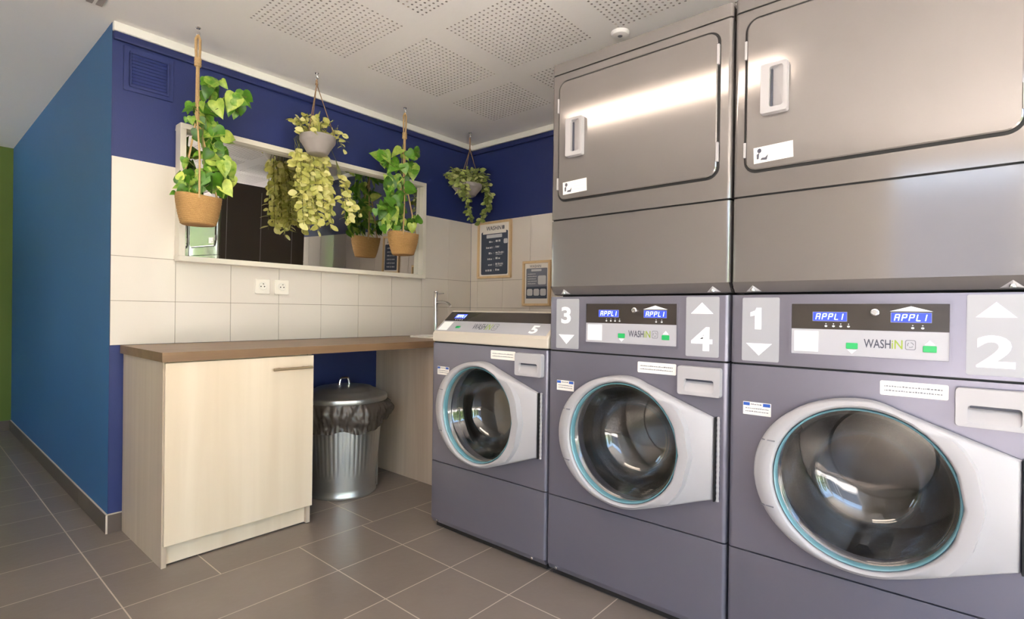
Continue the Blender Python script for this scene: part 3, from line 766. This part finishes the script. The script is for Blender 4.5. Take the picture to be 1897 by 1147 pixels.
def stack_washer(label, y0, n_low, n_up):
    t = thing('washing_machine', label, 'washing machine', (D, y0, 0), -PI/2, 'front loading washing machines')
    washer_common(t, M['steel2'])
    u0, u1 = .0035, W-.0035
    mb = MB(); shell(mb, u0, u1, .8836, 1.0885); cp = mb.build('console', M['steel2'], t, world=False, smooth=True)
    # number plates
    for (a0, a1, b0, b1), num, nb, arrow in (((.037,.140,.891,1.080), n_low, (.060,.104,.986,1.050), tri(.049,.121,.908,.944,False)),
                                          ((.552,.658,.893,1.084), n_up, (.570,.638,.912,.988), tri(.568,.640,1.030,1.066))):
        pl = MB().slab(rrect(a0, a1, b0, b1, .005), -.0015, -.0001).build('number_plate', M['plate'], t, world=False)
        mb = MB()
        if num == '1': mb.slab([(.073,.986),(.091,.986),(.091,1.050),(.077,1.050),(.074,1.042),(.060,1.036),(.060,1.024),(.073,1.027)], -.0020, -.0016)
        else: put_text(mb, num, *nb, -.0020, .03)
        mb.build('numeral', M['print_white'], pl, world=False)
        MB().slab(arrow, -.0020, -.0016).build('arrow', M['print_white'], pl, world=False)
    # control fascia
    mb = MB(); fr = rrect(.166, .527, .914, 1.068, .004); fi = rrect(.172, .521, .921, 1.062, .002)
    mb.loft([[(a,-.0002,b) for a, b in fr], [(a,-.003,b) for a, b in fr], [(a,-.003,b) for a, b in fi], [(a,-.0002,b) for a, b in fi]])
    mb.build('fascia_bezel', M['steel2'], t, world=False)
    fa = MB().slab(rrect(.1725, .5205, .9215, .9915, .001), -.0014, -.0002).build('foil_panel', M['silverfoil'], t, world=False)
    MB().slab(rrect(.180, .240, .929, .986, .001), -.0018, -.0015).build('white_sticker', M['print_white'], fa, world=False)
    for a0, a1, up in ((.306,.333,False), (.470,.497,True)):
        MB().slab(rrect(a0, a1, .941, .957, .002), -.004, -.0014).build('start_button', M['green_btn'], fa, world=False, bevel=.0008)
        MB().slab(tri(a0+.003, a1-.003, .959, .971) if up else tri(a0+.003, a1-.003, .928, .939, False), -.0018, -.0015).build('button_arrow', M['print_white'], fa, world=False)
    logo(fa, .346, .946, .110, .023, -.0018)
    dp = MB().slab(rrect(.1725, .5205, .992, 1.0615, .001), -.0014, -.0002).build('display_panel', M['black_gloss'], t, world=False)
    for a0, a1 in ((.226,.307), (.404,.486)):
        mb = MB(); mb.slab(rrect(a0, a1, 1.0145, 1.039, .001), -.0019, -.0015); ds = mb.build('display', M['lcd'], dp, world=False)
        mb = MB(); s = (a1-a0); seg_text(mb, 'APPL', a0+.006, 1.018, .0105, .0175, .0045, -.0023); seg_text(mb, '1', a0+s*.74, 1.018, .0105, .0175, .004, -.0023)
        mb.build('display_text', M['lcd_px'], dp, world=False)
        mb = MB(); frm = rrect(a0-.001, a1+.001, 1.0135, 1.04, .001); fin = rrect(a0+.0004, a1-.0004, 1.0149, 1.0386, .001)
        mb.loft([[(a,-.0021,b) for a, b in frm], [(a,-.0021,b) for a, b in fin]]); mb.build('display_border', M['ink_pale'], dp, world=False)
    MB().slab(tri(.401, .489, 1.0425, 1.0555), -.0019, -.0015).build('display_arrow', M['print_white'], dp, world=False)
    MB().loft([[(a, d, b) for a, b in ell(.370, 1.039, r, r)] for r, d in ((.0095,-.0014),(.0095,-.009),(.007,-.0105),(.0055,-.0105),(.005,-.008),(.0025,-.008),(.002,-.0105))], cap1=True).build('key_lock', M['chrome'], dp, world=False, smooth=True, angle=40)
    mb = MB()
    for k, u in enumerate((.258,.276,.293,.311,.449,.469)):
        mb.slab(ell(u, 1.0005, .0035, .0028, 8), -.0019, -.0015); mb.slab(ell(u, 1.007, .0015, .0015, 6), -.0019, -.0015)
    mb.build('indicator', M['print_grey'], dp, world=False)
    return t

def dryer(label, y0):
    t = thing('tumble_dryer', label, 'tumble dryer', (D, y0, 1.089), -PI/2, 'stacked tumble dryers')
    Z = lambda z: z-1.089
    u0, u1 = .0035, W-.0035
    m = M['steel']
    # lower panel with bevelled underside
    mb = MB(); shell(mb, u0, u1, Z(1.128), Z(1.3815))
    mb.prism([(0,Z(1.1285)),(.006,Z(1.121)),(.026,Z(1.097)),(.05,Z(1.0935)),(.2,Z(1.0935)),(.2,Z(1.1285))], lambda a, b: (u0+.002, a, b), lambda a, b: (u1-.002, a, b))
    lp_ = mb.build('lower_panel', m, t, world=False, smooth=True, angle=25)
    for u in (.062, .632):
        nrm = .022
        mb = MB(); mb.add([(u-.022,.0235,Z(1.0995)),(u+.022,.0235,Z(1.0995)),(u,.0085,Z(1.1175)),(u,.014,Z(1.104))], [(0,3,2),(3,1,2),(0,1,3)])
        mb.build('bracket', M['plastic'], lp_, world=False)
        mb = MB(); mb.lathe([(0,.006),(.005,.005),(.007,.001),(.007,-.003)], (u,.013,Z(1.1035)), 12); mb.build('rivet', M['chrome'], lp_, world=False, smooth=True)
    MB().box(u0+.008, u1-.008, .008, DP-.01, Z(1.3816), Z(1.3875)).build('panel_gap', M['gap'], t, world=False)
    MB().box(u0+.02, u1-.02, .06, DP-.01, Z(1.0892), Z(1.0934)).build('seam_strip', M['gap'], t, world=False)
    mb = MB(); shell(mb, u0, u1, Z(1.3876), Z(1.9435)); mb.build('cabinet', m, t, world=False, smooth=True)
    MB().box(u0+.008, u1-.008, .008, DP-.01, Z(1.9436), Z(1.949)).build('top_gap', M['gap'], t, world=False)
    mb = MB(); shell(mb, u0, u1, Z(1.949), Z(1.990)); mb.build('top_cover', m, t, world=False, smooth=True)
    # side sheet joints
    mb = MB()
    for d in (.064, .339, .613): mb.box(u0-.002, u0-.0001, d-.002, d+.002, Z(1.12), Z(1.94))
    mb.build('side_seam', M['plastic'], t, world=False)
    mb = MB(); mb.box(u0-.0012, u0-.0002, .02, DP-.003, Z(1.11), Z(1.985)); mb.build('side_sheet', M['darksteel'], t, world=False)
    # door
    a0, a1, b0, b1 = .040, .646, Z(1.458), Z(1.912)
    mb = MB(); mb.slab(rrect(a0-.0055, a1+.0055, b0-.006, b1+.0055, .038, 8), -.0010, -.0002); mb.build('door_gasket', M['gap'], t, world=False)
    mb = MB(); o = rrect(a0+.002, a1-.002, b0+.002, b1-.002, .032, 8); i2 = rrect(a0+.005, a1-.005, b0+.005, b1-.005, .030, 8)
    mb.loft([[(a,-.0012,b) for a, b in o], [(a,-.007,b) for a, b in o], [(a,-.0095,b) for a, b in i2]], cap0=True, cap1=True)
    dob = mb.build('door', m, t, world=False, smooth=True, angle=30)
    for u, z0, z1 in ((a1-.001, 1.808, 1.870), (a1-.001, 1.505, 1.565), (a0-.002, 1.795, 1.850), (a0-.002, 1.50, 1.545)):
        MB().box(u-.003, u+.004, -.0105, -.0003, Z(z0), Z(z1)).build('hinge', M['plastic'], dob, world=False, bevel=.001)
    mb = MB(); pocket(mb, .086, .158, Z(1.614), Z(1.758), .006, (.110, .147, Z(1.63), Z(1.747)), -.030, .0205, 'left')
    hd = mb.build('handle', M['plastic'], dob, world=False, smooth=True, angle=40)
    MB().box(.1110, .1165, -.018, -.0096, Z(1.634), Z(1.742)).build('handle_shade_strip', M['ink'], hd, world=False)  # dark strip standing in for shade on the pocket's deep side
    c = math.cos(.035); s = math.sin(.035)
    R = lambda a, b: (.066+(a*c-b*s), Z(1.477)+(a*s+b*c))
    lb = MB().slab([R(0,0), R(.106,0), R(.106,.047), R(0,.047)], -.0104, -.0096).build('sticker', M['paper'], dob, world=False)
    mb = MB()
    for pl in (ell(.016,.036,.006,.007,10), [(.008,.026),(.016,.03),(.014,.012),(.008,.012)], [(.018,.008),(.036,.006),(.04,.022),(.032,.014),(.022,.014)]):
        mb.slab([R(*p) for p in pl], -.0107, -.0104)
    mb.build('sticker_icon', M['ink'], lb, world=False)
    mb = MB()
    for k in range(3):
        r = random.Random(k); x = .05
        while x < .098:
            l = r.uniform(.004, .012); l = min(l, .1-x); P = [R(x, .034-k*.011), R(x+l, .034-k*.011), R(x+l, .0365-k*.011), R(x, .0365-k*.011)]; mb.slab(P, -.0107, -.0104); x += l+.002
    mb.build('sticker_text', M['print_grey'], lb, world=False)
    return t

def low_washer(label, y0):
    t = thing('washing_machine', label, 'washing machine', (D, y0, 0), -PI/2, 'front loading washing machines')
    washer_common(t, M['steel2'])
    u0, u1 = .0035, W-.0035
    A, B = (.006, .930), (.120, 1.0245)     # sloping face from A to B in (depth, height)
    prof = [(0, .8836), (0, .922), A, B, (.128, 1.030), (.16, 1.030), (.20, .98), (.20, .8836)]
    mb = MB(); mb.prism(prof, lambda a, b: (u0, a, b), lambda a, b: (u1, a, b)); mb.build('console', M['plastic2'], t, world=False, bevel=.006, segs=3)
    MB().box(u0, u1, .202, DP-.01, .8836, .915).build('top_panel', M['steel2'], t, world=False)
    L = math.hypot(B[0]-A[0], B[1]-A[1]); dn = (-(B[1]-A[1])/L, (B[0]-A[0])/L)
    def f(u, s, d): return (u, A[0]+(B[0]-A[0])*s/L+dn[0]*(-d), A[1]+(B[1]-A[1])*s/L+dn[1]*(-d))
    def face(name, pl, d0, d1, m, par): 
        mb = MB(); mb.prism(pl, lambda a, b: f(a, b, d0), lambda a, b: f(a, b, d1)); return mb.build(name, m, par, world=False)
    fa = face('foil_panel', rrect(.012, .668, .006, L*.53, .002), -.0012, -.0001, M['silverfoil'], t)
    dp = face('display_panel', rrect(.012, .668, L*.53, L*.985, .002), -.0012, -.0001, M['black_gloss'], t)
    face('display', rrect(.066, .135, L*.66, L*.87, .001), -.0016, -.0012, M['lcd'], dp)
    mb = MB(); seg_text(mb, 'APPL', .072, L*.70, .0095, L*.13, .004, -.002, f); seg_text(mb, '1', .122, L*.70, .008, L*.13, .004, -.002, f); mb.build('display_text', M['lcd_px'], dp, world=False)
    for k in range(4): face('indicator', ell(.085+k*.014, L*.595, .003, .003, 8), -.0016, -.0012, M['print_grey'], dp)
    face('white_sticker', rrect(.022, .085, L*.08, L*.48, .001), -.0016, -.0012, M['print_white'], fa)
    face('start_button', rrect(.130, .155, L*.19, L*.28, .002), -.0035, -.0012, M['green_btn'], fa)
    logo(fa, .235, L*.17, .15, L*.26, -.0016, f)
    mb = MB(); put_text(mb, '5', .570, .610, L*.10, L*.44, -.0016, .035, 0, f); mb.build('numeral', M['print_white'], fa, world=False)
    return t

low_washer('low grey washing machine numbered 5, at the end of the row', Y5)
stack_washer('grey washing machine with plates 3 and 4, under the middle dryer', Y5-W, '3', '4')
stack_washer('large nearest grey washing machine with plates 1 and 2', Y5-2*W, '1', '2')
dryer('grey tumble dryer on washer 3, beside the posters', Y5-W)
dryer('nearest grey tumble dryer at right, on washer 1', Y5-2*W)

# ------------------------------------------------------------------ hanging plants
HEART = [(0,0,0),(-.09,.16,0),(-.06,.33,0),(.08,.44,0),(.28,.45,0),(.5,.36,0),(.72,.22,0),(.9,.07,0),(1,0,0)]
OVAL = [(0,0,0),(.1,.17,0),(.3,.31,0),(.5,.35,0),(.7,.3,0),(.88,.17,0),(1,0,0)]
LANCE = [(0,0,0),(.15,.1,0),(.4,.16,0),(.65,.13,0),(1,0,0)]
def leaf(mb, p, d, nrm, L, shape, fold=.25, droop=.25):
    """p base, d tip direction, nrm facing normal"""
    d = Vector(d).normalized(); nrm = Vector(nrm); nrm = (nrm-d*nrm.dot(d))
    if nrm.length < 1e-3: nrm = d.orthogonal()
    nrm.normalize(); s = d.cross(nrm)
    p = Vector(p); V = []
    def P(t, w): return p+L*(d*t+s*w+nrm*(abs(w)*fold*1.0-droop*t*t))
    left = [P(t, w) for t, w, _ in shape]; right = [P(t, -w) for t, w, _ in shape]; mid = [P(max(t, 0.), 0) for t, w, _ in shape]
    n = len(shape); fs = []
    for i in range(n-1):
        fs.append((n+i, n+i+1, i+1, i)); fs.append((n+i, 2*n+i, 2*n+i+1, n+i+1))
    mb.add(left+mid+right, fs)
CAMD = Vector((-.6, -.75, -.1))
LEAF1 = [(-1.978,2.081,.072,60),(-1.929,2.08,.046,-60),(-2.004,2.017,.059,-110),(-1.961,2.027,.066,-90),(-1.891,2.006,.098,-110),(-1.863,2.018,.066,-20),(-1.821,2.057,.085,-20),(-1.835,1.993,.046,-80),(-2.059,1.94,.059,-115),(-2.025,1.947,.046,-100),(-1.951,1.963,.079,-80),(-1.983,1.928,.085,10),(-2.002,1.898,.072,-10),(-2.053,1.884,.039,-90),(-1.963,1.874,.092,60),(-1.976,1.849,.098,-150),(-1.982,1.819,.085,-100),(-1.896,1.842,.072,-10),(-1.943,1.844,.079,-60),(-2.036,1.819,.052,-90),(-1.988,1.769,.066,-100),(-1.942,1.766,.072,-60),(-1.909,1.759,.079,-70),(-1.929,1.783,.059,0),(-2.001,1.731,.059,-120),(-1.962,1.719,.079,0),(-1.974,1.687,.072,10),(-1.901,1.718,.066,-30),(-1.894,1.683,.079,-50),(-1.928,1.683,.072,-80),(-1.873,1.637,.059,-80),(-1.907,1.644,.079,-60),(-2.076,1.693,.039,-90),(-2.09,1.622,.059,100),(-2.081,1.589,.072,-100),(-2.056,1.635,.059,-60),(-2.044,1.603,.072,-90),(-2.031,1.578,.059,-150),(-2.099,1.559,.046,-150),(-2.0,1.64,.066,-80),(-1.987,1.6,.079,-90),(-1.961,1.619,.079,-70),(-1.94,1.588,.072,-80),(-1.907,1.594,.072,-60),(-2.056,1.56,.052,-100),(-2.012,1.616,.059,-110),(-1.968,1.661,.066,-40)]
LEAF3 = [(-1.014,1.97,.089,160),(-.979,1.967,.074,-70),(-.983,1.938,.059,-100),(-.91,2.016,.082,-150),(-.718,2.058,.082,10),(-.809,2.014,.067,-60),(-.908,1.925,.096,-150),(-.863,1.913,.067,-80),(-.77,1.948,.089,60),(-.779,1.916,.096,-100),(-.755,1.936,.082,-60),(-.929,1.833,.089,100),(-.941,1.758,.059,-120),(-.871,1.838,.082,-70),(-.805,1.798,.096,0),(-.915,1.778,.067,-60),(-.86,1.736,.074,-20),(-.834,1.837,.067,-80),(-.962,1.7,.067,140),(-.922,1.682,.067,60),(-.975,1.651,.074,180),(-.991,1.613,.067,-110),(-.939,1.635,.067,-100),(-.922,1.623,.082,-90),(-.868,1.661,.082,-30),(-.831,1.637,.067,-40),(-.859,1.692,.074,20),(-.896,1.715,.067,-80),(-.956,1.589,.067,-90),(-.956,1.546,.074,-100),(-.912,1.566,.074,-80),(-.867,1.565,.082,-90),(-.849,1.597,.074,-50),(-.764,1.586,.074,-80),(-.741,1.62,.059,80),(-.749,1.558,.059,-60),(-.783,1.554,.059,-90),(-.893,1.532,.052,-100)]

def hook(t, x, y):
    mb = MB(); mb.lathe([(0,-.006),(.008,-.006),(.011,-.002),(.011,0)], (x,y,H), 14)
    mb.tube([(x,y,H-.005),(x,y,H-.016),(x+.007,y,H-.022),(x+.007,y,H-.031),(x,y,H-.037),(x-.007,y,H-.032)], .0022, 8)
    mb.build('ceiling_hook', M['chrome'], t, smooth=True)

def basket_plant(label, x, y, px, z0, z1, r0, r1, zk, leaves, seed, stem_x, fa):
    r = random.Random(seed)
    t = thing('hanging_plant', label, 'plant', (px, y, z0), 0, 'hanging plants')
    hook(t, x, y)
    # woven basket, a little squashed
    sq = lambda rr, zz, a: (rr*(1+.03*math.cos(3*a+seed)), zz+.006*math.sin(2*a+1.2)*(zz > .06))
    hgt = z1-z0
    def rad(q):
        q = min(max(q, 0), 1); return r0+(r1-r0)*(1-(1-q)**1.6)
    nz_ = 46
    prof = [(0,0),(r0*.9,0)]+[(rad(q/nz_)+.0012*math.sin(q*2.1), .004+(hgt-.004)*q/nz_) for q in range(nz_+1)]+[(r1*.96,hgt*1.005),(r1*.93,hgt*.85),(r1*.90,hgt*.80),(0,hgt*.80)]
    wob = lambda rr, zz, a: (sq(rr, zz, a)[0]*(1+.008*math.sin(a*21+zz*190)+.006*math.sin(a*13-zz*310)), sq(rr, zz, a)[1])
    pt = MB().lathe(prof, (px,y,z0), 72, wob).build('basket', M['seagrass'], t, smooth=True, angle=70)
    MB().lathe([(r1*.9,hgt*.86),(r1*.4,hgt*.9),(0,hgt*.91)], (px,y,z0), 24).build('soil', M['soil'], pt, smooth=True)
    # folded rope over the hook, knot, three legs
    zt = H-.034
    mb = MB()
    for dx, dy in ((-.010,0),(.010,.002),(-.004,.007),(.005,-.007)):
        mb.tube([(x,y,zt),(x+dx,y+dy,zt-.02),(x+dx,y+dy,(zt+zk)/2),(x+dx*.7,y+dy*.7,zk)], .0048, 7)
    for k in range(3): mb.lathe([(.0125+.003*math.cos(q*PI/4), -.014+k*.013+.007*math.sin(q*PI/4)+.0) for q in range(9)], (x,y,zk), 14)
    for k in range(3):
        a = fa-2.0944*k; ex, ey = px+r1*1.0*math.cos(a), y+r1*1.0*math.sin(a)
        zf = zk-.27
        mb.tube([(x+.004*math.cos(a),y+.004*math.sin(a),zk-.008),(x+.006*math.cos(a),y+.006*math.sin(a),zf),((x+ex)/2+.006,(y+ey)/2,(zf+z1)/2),(ex,ey,z1),(ex*.995+px*.005,ey,z1-.02)], .0042, 7)
    mb.build('rope', M['rope'], t, smooth=True)
    # stems up the rope
    mb = MB(); zs = z1-.02; path = []
    for k in range(9):
        q = k/8; path.append((px+(stem_x-px)*q+.012*math.sin(q*9), y+.02*math.cos(q*8), zs+(zk-.06-zs)*q))
    mb.tube(path, .0032, 6)
    for a, b, l, an in leaves[::2]:
        mb.tube([(a*.4+.6*(px+(stem_x-px)*min(1,(b-zs)/(zk-zs))), y, b-.02), (a, y-.02, b)], .0016, 5)
    mb.build('stem', M['stem'], t, smooth=True)
    mb = MB()
    for a, b, l, an in leaves:
        for rep in range(3):
            A = math.radians(an+(0 if rep == 0 else r.uniform(-60, 60)))
            yy = y+(r.uniform(-.045, .03) if rep == 0 else r.uniform(-.01, .05))
            d = Vector((math.cos(A), r.uniform(-.45, .25), math.sin(A)))
            nn = CAMD+Vector((r.uniform(-.5, .5), r.uniform(-.4, .4), r.uniform(-.15, .75)))
            ll = l*r.uniform(.92, 1.12)*(1 if rep == 0 else .75)
            base = Vector((a+(0 if rep == 0 else r.uniform(-.02, .02)), yy, b+(0 if rep == 0 else r.uniform(-.02, .02))))-d.normalized()*ll*.45
            leaf(mb, base, d, nn, ll, HEART, r.uniform(.15, .6), r.uniform(.1, .5))
    mb.build('foliage', M['leaf_dark'], t, smooth=True, angle=180)
    return t
basket_plant('green pothos hung in woven basket in front of mirror, nearest blue corner', -2.032, -.25, -2.025, 1.408, 1.538, .072, .094, 2.155, LEAF1, 1, -1.98, -1.85)
basket_plant('green pothos hung in woven basket before the right end of the mirror', -.831, -.225, -.836, 1.378, 1.515, .068, .097, 2.137, LEAF3, 2, -.85, -2.2)

def bowl_plant(label, x, y, px, z0, z1, r1, zk, seed, lm):
    r = random.Random(seed)
    t = thing('hanging_plant', label, 'plant', (px, y, z0), 0, 'hanging plants')
    hook(t, x, y); h = z1-z0
    pt = MB().lathe([(0,0),(r1*.5,0),(r1*.58,.004),(r1*.72,h*.3),(r1*.93,h*.62),(r1*.97,h*.66),(r1,h*.74),(r1,h),(r1*.95,h),(r1*.93,h*.8),(0,h*.8)], (px,y,z0), 48).build('bowl', M['greypot'], t, smooth=True, angle=40)
    MB().lathe([(r1*.93,h*.84),(r1*.4,h*.9),(0,h*.91)], (px,y,z0), 24).build('soil', M['soil'], pt, smooth=True)
    mb = MB(); zt = H-.034
    for dx in (-.004, .004): mb.tube([(x,y,zt),(x+dx,y,zt-.015),(x+dx*.6,y,zk)], .0028, 6)
    mb.lathe([(.0055+.0022*math.cos(q*PI/4), .006*math.sin(q*PI/4)) for q in range(9)], (x,y,zk), 12)
    for a in (-2.6, -.5, 1.5):
        mb.tube([(x,y,zk),(px+r1*.97*math.cos(a),y+r1*.97*math.sin(a),z1)], .0024, 6)
    mb.build('cord', M['cord'], t, smooth=True)
    return t, r

def strand(mbS, mbL, r, pts, step, L, shape, spread=1., start=0):
    P = [Vector(p) for p in pts]
    # resample
    seg = [(P[i+1]-P[i]).length for i in range(len(P)-1)]; tot = sum(seg)
    def at(s):
        for i, l in enumerate(seg):
            if s <= l or i == len(seg)-1: return P[i].lerp(P[i+1], min(1, s/l)), (P[i+1]-P[i]).normalized()
            s -= l
    mbS.tube(P, .0014, 5)
    s = start; k = 0
    while s < tot:
        p, tdir = at(s)
        a = r.uniform(0, 2*PI) if spread else 0
        side = Vector((math.cos(a), math.sin(a)*.8, 0))
        d = (side+tdir*r.uniform(.0, .7)+Vector((0,0,r.uniform(-.3,.2)))).normalized()
        nn = CAMD*.7+Vector((r.uniform(-.6,.6), r.uniform(-.6,.6), r.uniform(0,.9)))
        leaf(mbL, p, d, nn, L*r.uniform(.75, 1.2), shape, r.uniform(.05,.3), r.uniform(.05,.3))
        s += step*r.uniform(.7, 1.3); k += 1

# pale cascade
t, r = bowl_plant('grey bowl with pale yellow leaves cascading over the mirror middle', -1.444, -.245, -1.434, 1.872, 1.968, .094, 2.252, 11, 'leaf_pale')
ms, ml = MB(), MB(); px, y, z1 = -1.434, -.245, 1.968
for k in range(26):     # crown
    a = r.uniform(0, 2*PI); q = r.uniform(.02, .085); e = r.uniform(.04, .12)
    b = (px+q*math.cos(a), y+q*math.sin(a), z1-.01); tip = (px+(q+e*.55)*math.cos(a)*1.0, y+(q+e*.4)*math.sin(a), z1+r.uniform(.05, .14)*(1-q*4))
    mid = tuple((b[i]+tip[i])/2+(0,0,.03)[i] for i in range(3))
    strand(ms, ml, r, [b, mid, tip], .022, .042, OVAL)
for tip in ((-1.505,-.28,2.045),(-1.53,-.3,2.0),(-1.29,-.29,2.0),(-1.262,-.28,1.975),(-1.28,-.27,1.925),(-1.44,-.27,2.075),(-1.40,-.26,2.06),(-1.32,-.3,1.95)):
    b = (px+(tip[0]-px)*.3, y-.01, z1); mid = ((b[0]+tip[0])/2, y-.02, max(b[2], tip[2])+.015)
    strand(ms, ml, r, [b, mid, tip], .02, .036, OVAL, start=.03)
for k in range(24):     # cascade over the back rim
    q = k/23; x0 = px-.085+.17*q; xb = -1.495+.19*q+r.uniform(-.02,.02); yb = y+r.uniform(.03,.11); zb = 1.425+r.uniform(0,.16)+.10*abs(q-.35)
    strand(ms, ml, r, [(x0, y+.06, z1), (x0*1.0, y+.10 if yb > y else y-.105, z1-.01), (x0+.01*r.uniform(-1,1), yb if yb > y else y-.10, z1-.11), ((x0+xb)/2, yb, 1.72), (xb, yb-.01, zb)], .018, .047, OVAL, start=.12)
for k in range(5):      # longer strays to the right
    strand(ms, ml, r, [(px+.08, y+.02, z1-.02), (px+.11, y, z1-.1), (px+.12+.01*k, y-.02, 1.75), (px+.17+.022*k, y-.02, 1.52+.012*k)], .026, .043, OVAL, start=.18)
ms.build('stem', M['stem'], t, smooth=True); ml.build('foliage', M['leaf_pale'], t, smooth=True, angle=180)

# corner plant
t, r = bowl_plant('grey bowl of trailing green leaves hung in the corner above the posters', -.24, -.216, -.262, 1.852, 1.935, .105, 2.194, 12, 'leaf_mid')
ms, ml = MB(), MB(); px, y, z1 = -.262, -.216, 1.935
for k in range(95):
    a = r.uniform(0, 2*PI); q = r.uniform(.02, .1); e = r.uniform(.04, .12)
    b = (px+q*math.cos(a), y+q*math.sin(a), z1-.01); tip = (px+(q+e*.75)*math.cos(a), y+(q+e*.6)*math.sin(a), z1+r.uniform(.03, .125)*(1-q*3.2))
    mid = tuple((b[i]+tip[i])/2+(0,0,.035)[i] for i in range(3))
    strand(ms, ml, r, [b, mid, tip], .016, .042, LANCE if k % 3 else OVAL)
for dx in (-.145, -.12, .16, .13, .18):      # spill at the rim
    strand(ms, ml, r, [(px+dx*.7, y-.04, z1), (px+dx*.9, y-.06, z1+.02), (px+dx, y-.06, z1-.05), (px+dx*.98, y-.06, z1-.12)], .014, .038, OVAL)
for pts in ([(-.34,-.28,1.93),(-.375,-.31,1.90),(-.37,-.31,1.82),(-.345,-.31,1.74),(-.30,-.30,1.66)], [(-.33,-.28,1.92),(-.36,-.30,1.88),(-.34,-.30,1.80),(-.31,-.30,1.68)],
            [(-.18,-.27,1.93),(-.125,-.29,1.91),(-.12,-.29,1.82),(-.15,-.29,1.75),(-.205,-.29,1.665)], [(-.17,-.27,1.92),(-.11,-.28,1.88),(-.125,-.28,1.77),(-.18,-.28,1.68)]):
    strand(ms, ml, r, pts, .0125, .042, OVAL, start=.03)
ms.build('stem', M['stem'], t, smooth=True); ml.build('foliage', M['leaf_mid'], t, smooth=True, angle=180)

# ------------------------------------------------------------------ outdoors beyond the windows
g = MB().box(-14, 8, -14, YB-.1, -.08, -.02).box(-14, XR-.1, YB-.1, 5, -.08, -.02).build('pavement', M['asphalt']); struct(g)
rh = random.Random(3)
for i in range(7):
    cx = -9.5+i*2.9; mb = MB()
    N, K = 20, 12; rings = []
    hh = rh.uniform(2.7, 3.3); ww = rh.uniform(1.0, 1.25)
    for j in range(K+1):
        th = PI*j/K; ring = []
        for k in range(N):
            ph_ = 2*PI*k/N; q = 1+.12*rh.uniform(-1, 1)
            ring.append((cx+ww*q*max(.02, math.sin(th))*math.cos(ph_), -9.0+.8*q*max(.02, math.sin(th))*math.sin(ph_), hh*.55*(1-math.cos(th)*1.0)*q*.95-.03))
        rings.append(ring)
    mb.loft(rings, cap0=True, cap1=True)
    tag(mb.build('hedge_bush', M['hedge'], smooth=True, angle=180), 'green bush outside the window behind the viewer', 'bush', 'bushes outside')

struct(MB().box(-15, -14, -13, 5, -.02, 4).build('screen_facade', M['screen_facade']))  # unseen building, added to dim the sky reflected in the near dryer
# ------------------------------------------------------------------ world, daylight portal, camera
w = bpy.data.worlds.new('World'); S.world = w; w.use_nodes = True
nt = w.node_tree; bg_ = nt.nodes['Background']
sky = nt.nodes.new('ShaderNodeTexSky'); sky.sky_type = 'NISHITA'; sky.sun_disc = False; sky.sun_elevation = math.radians(38); sky.sun_rotation = math.radians(40)
nt.links.new(sky.outputs[0], bg_.inputs['Color']); bg_.inputs['Strength'].default_value = .62
def portal(loc, rot, sx, sy):
    pl = bpy.data.lights.new('window_daylight', 'AREA'); pl.shape = 'RECTANGLE'; pl.size = sx; pl.size_y = sy; pl.cycles.is_portal = True
    po = bpy.data.objects.new('window_daylight', pl); COL.objects.link(po); po.location = loc; po.rotation_euler = rot
portal(((WX0+WX1)/2, YB-.09, (WZ0+WZ1)/2), (PI/2, 0, 0), WX1-WX0, WZ1-WZ0)
portal((XR-.09, 2.175, 1.45), (PI/2, 0, -PI/2), .75, 1.1)  # portal for the added corridor window
portal((XR-.09, (SY0+SY1)/2, 1.14), (PI/2, 0, -PI/2), SY1-SY0, 2.12)
sn = bpy.data.lights.new('sun', 'SUN'); sn.energy = 26; sn.angle = .02; sn.color = (1, .93, .89)
so = bpy.data.objects.new('sun', sn); COL.objects.link(so); so.location = (3, 3, 6)
so.rotation_euler = Vector((.28, .42, -.9)).to_track_quat('-Z', 'Y').to_euler()

yaw, pitch, roll, fpx, sy = .8639064, -.0040162, .0132075, 980.416, 8.027
f = Vector((math.sin(yaw)*math.cos(pitch), math.cos(yaw)*math.cos(pitch), math.sin(pitch)))
rr = f.cross(Vector((0,0,1))).normalized(); uu = rr.cross(f)
r2 = rr*math.cos(roll)+uu*math.sin(roll); u2 = -rr*math.sin(roll)+uu*math.cos(roll)
cam = bpy.data.cameras.new('camera'); co = bpy.data.objects.new('camera', cam); COL.objects.link(co)
Mx = Matrix((r2, u2, -f)).transposed().to_4x4(); Mx.translation = Vector((-2.93634, -2.93849, 1.02854)); co.matrix_world = Mx
cam.sensor_fit = 'HORIZONTAL'; cam.sensor_width = 36; cam.lens = fpx/1897*36; cam.shift_y = sy/1897; cam.clip_start = .02
S.camera = co

S.view_settings.view_transform = 'Standard'; S.view_settings.look = 'None'; S.view_settings.gamma = 1; S.view_settings.use_curve_mapping = False
S.view_settings.exposure = 1.6
S.cycles.use_denoising = True
S.cycles.max_bounces = 12; S.cycles.diffuse_bounces = 6; S.cycles.glossy_bounces = 6; S.cycles.transmission_bounces = 10; S.cycles.transparent_max_bounces = 12
S.cycles.sample_clamp_indirect = 6
S.cycles.caustics_reflective = True
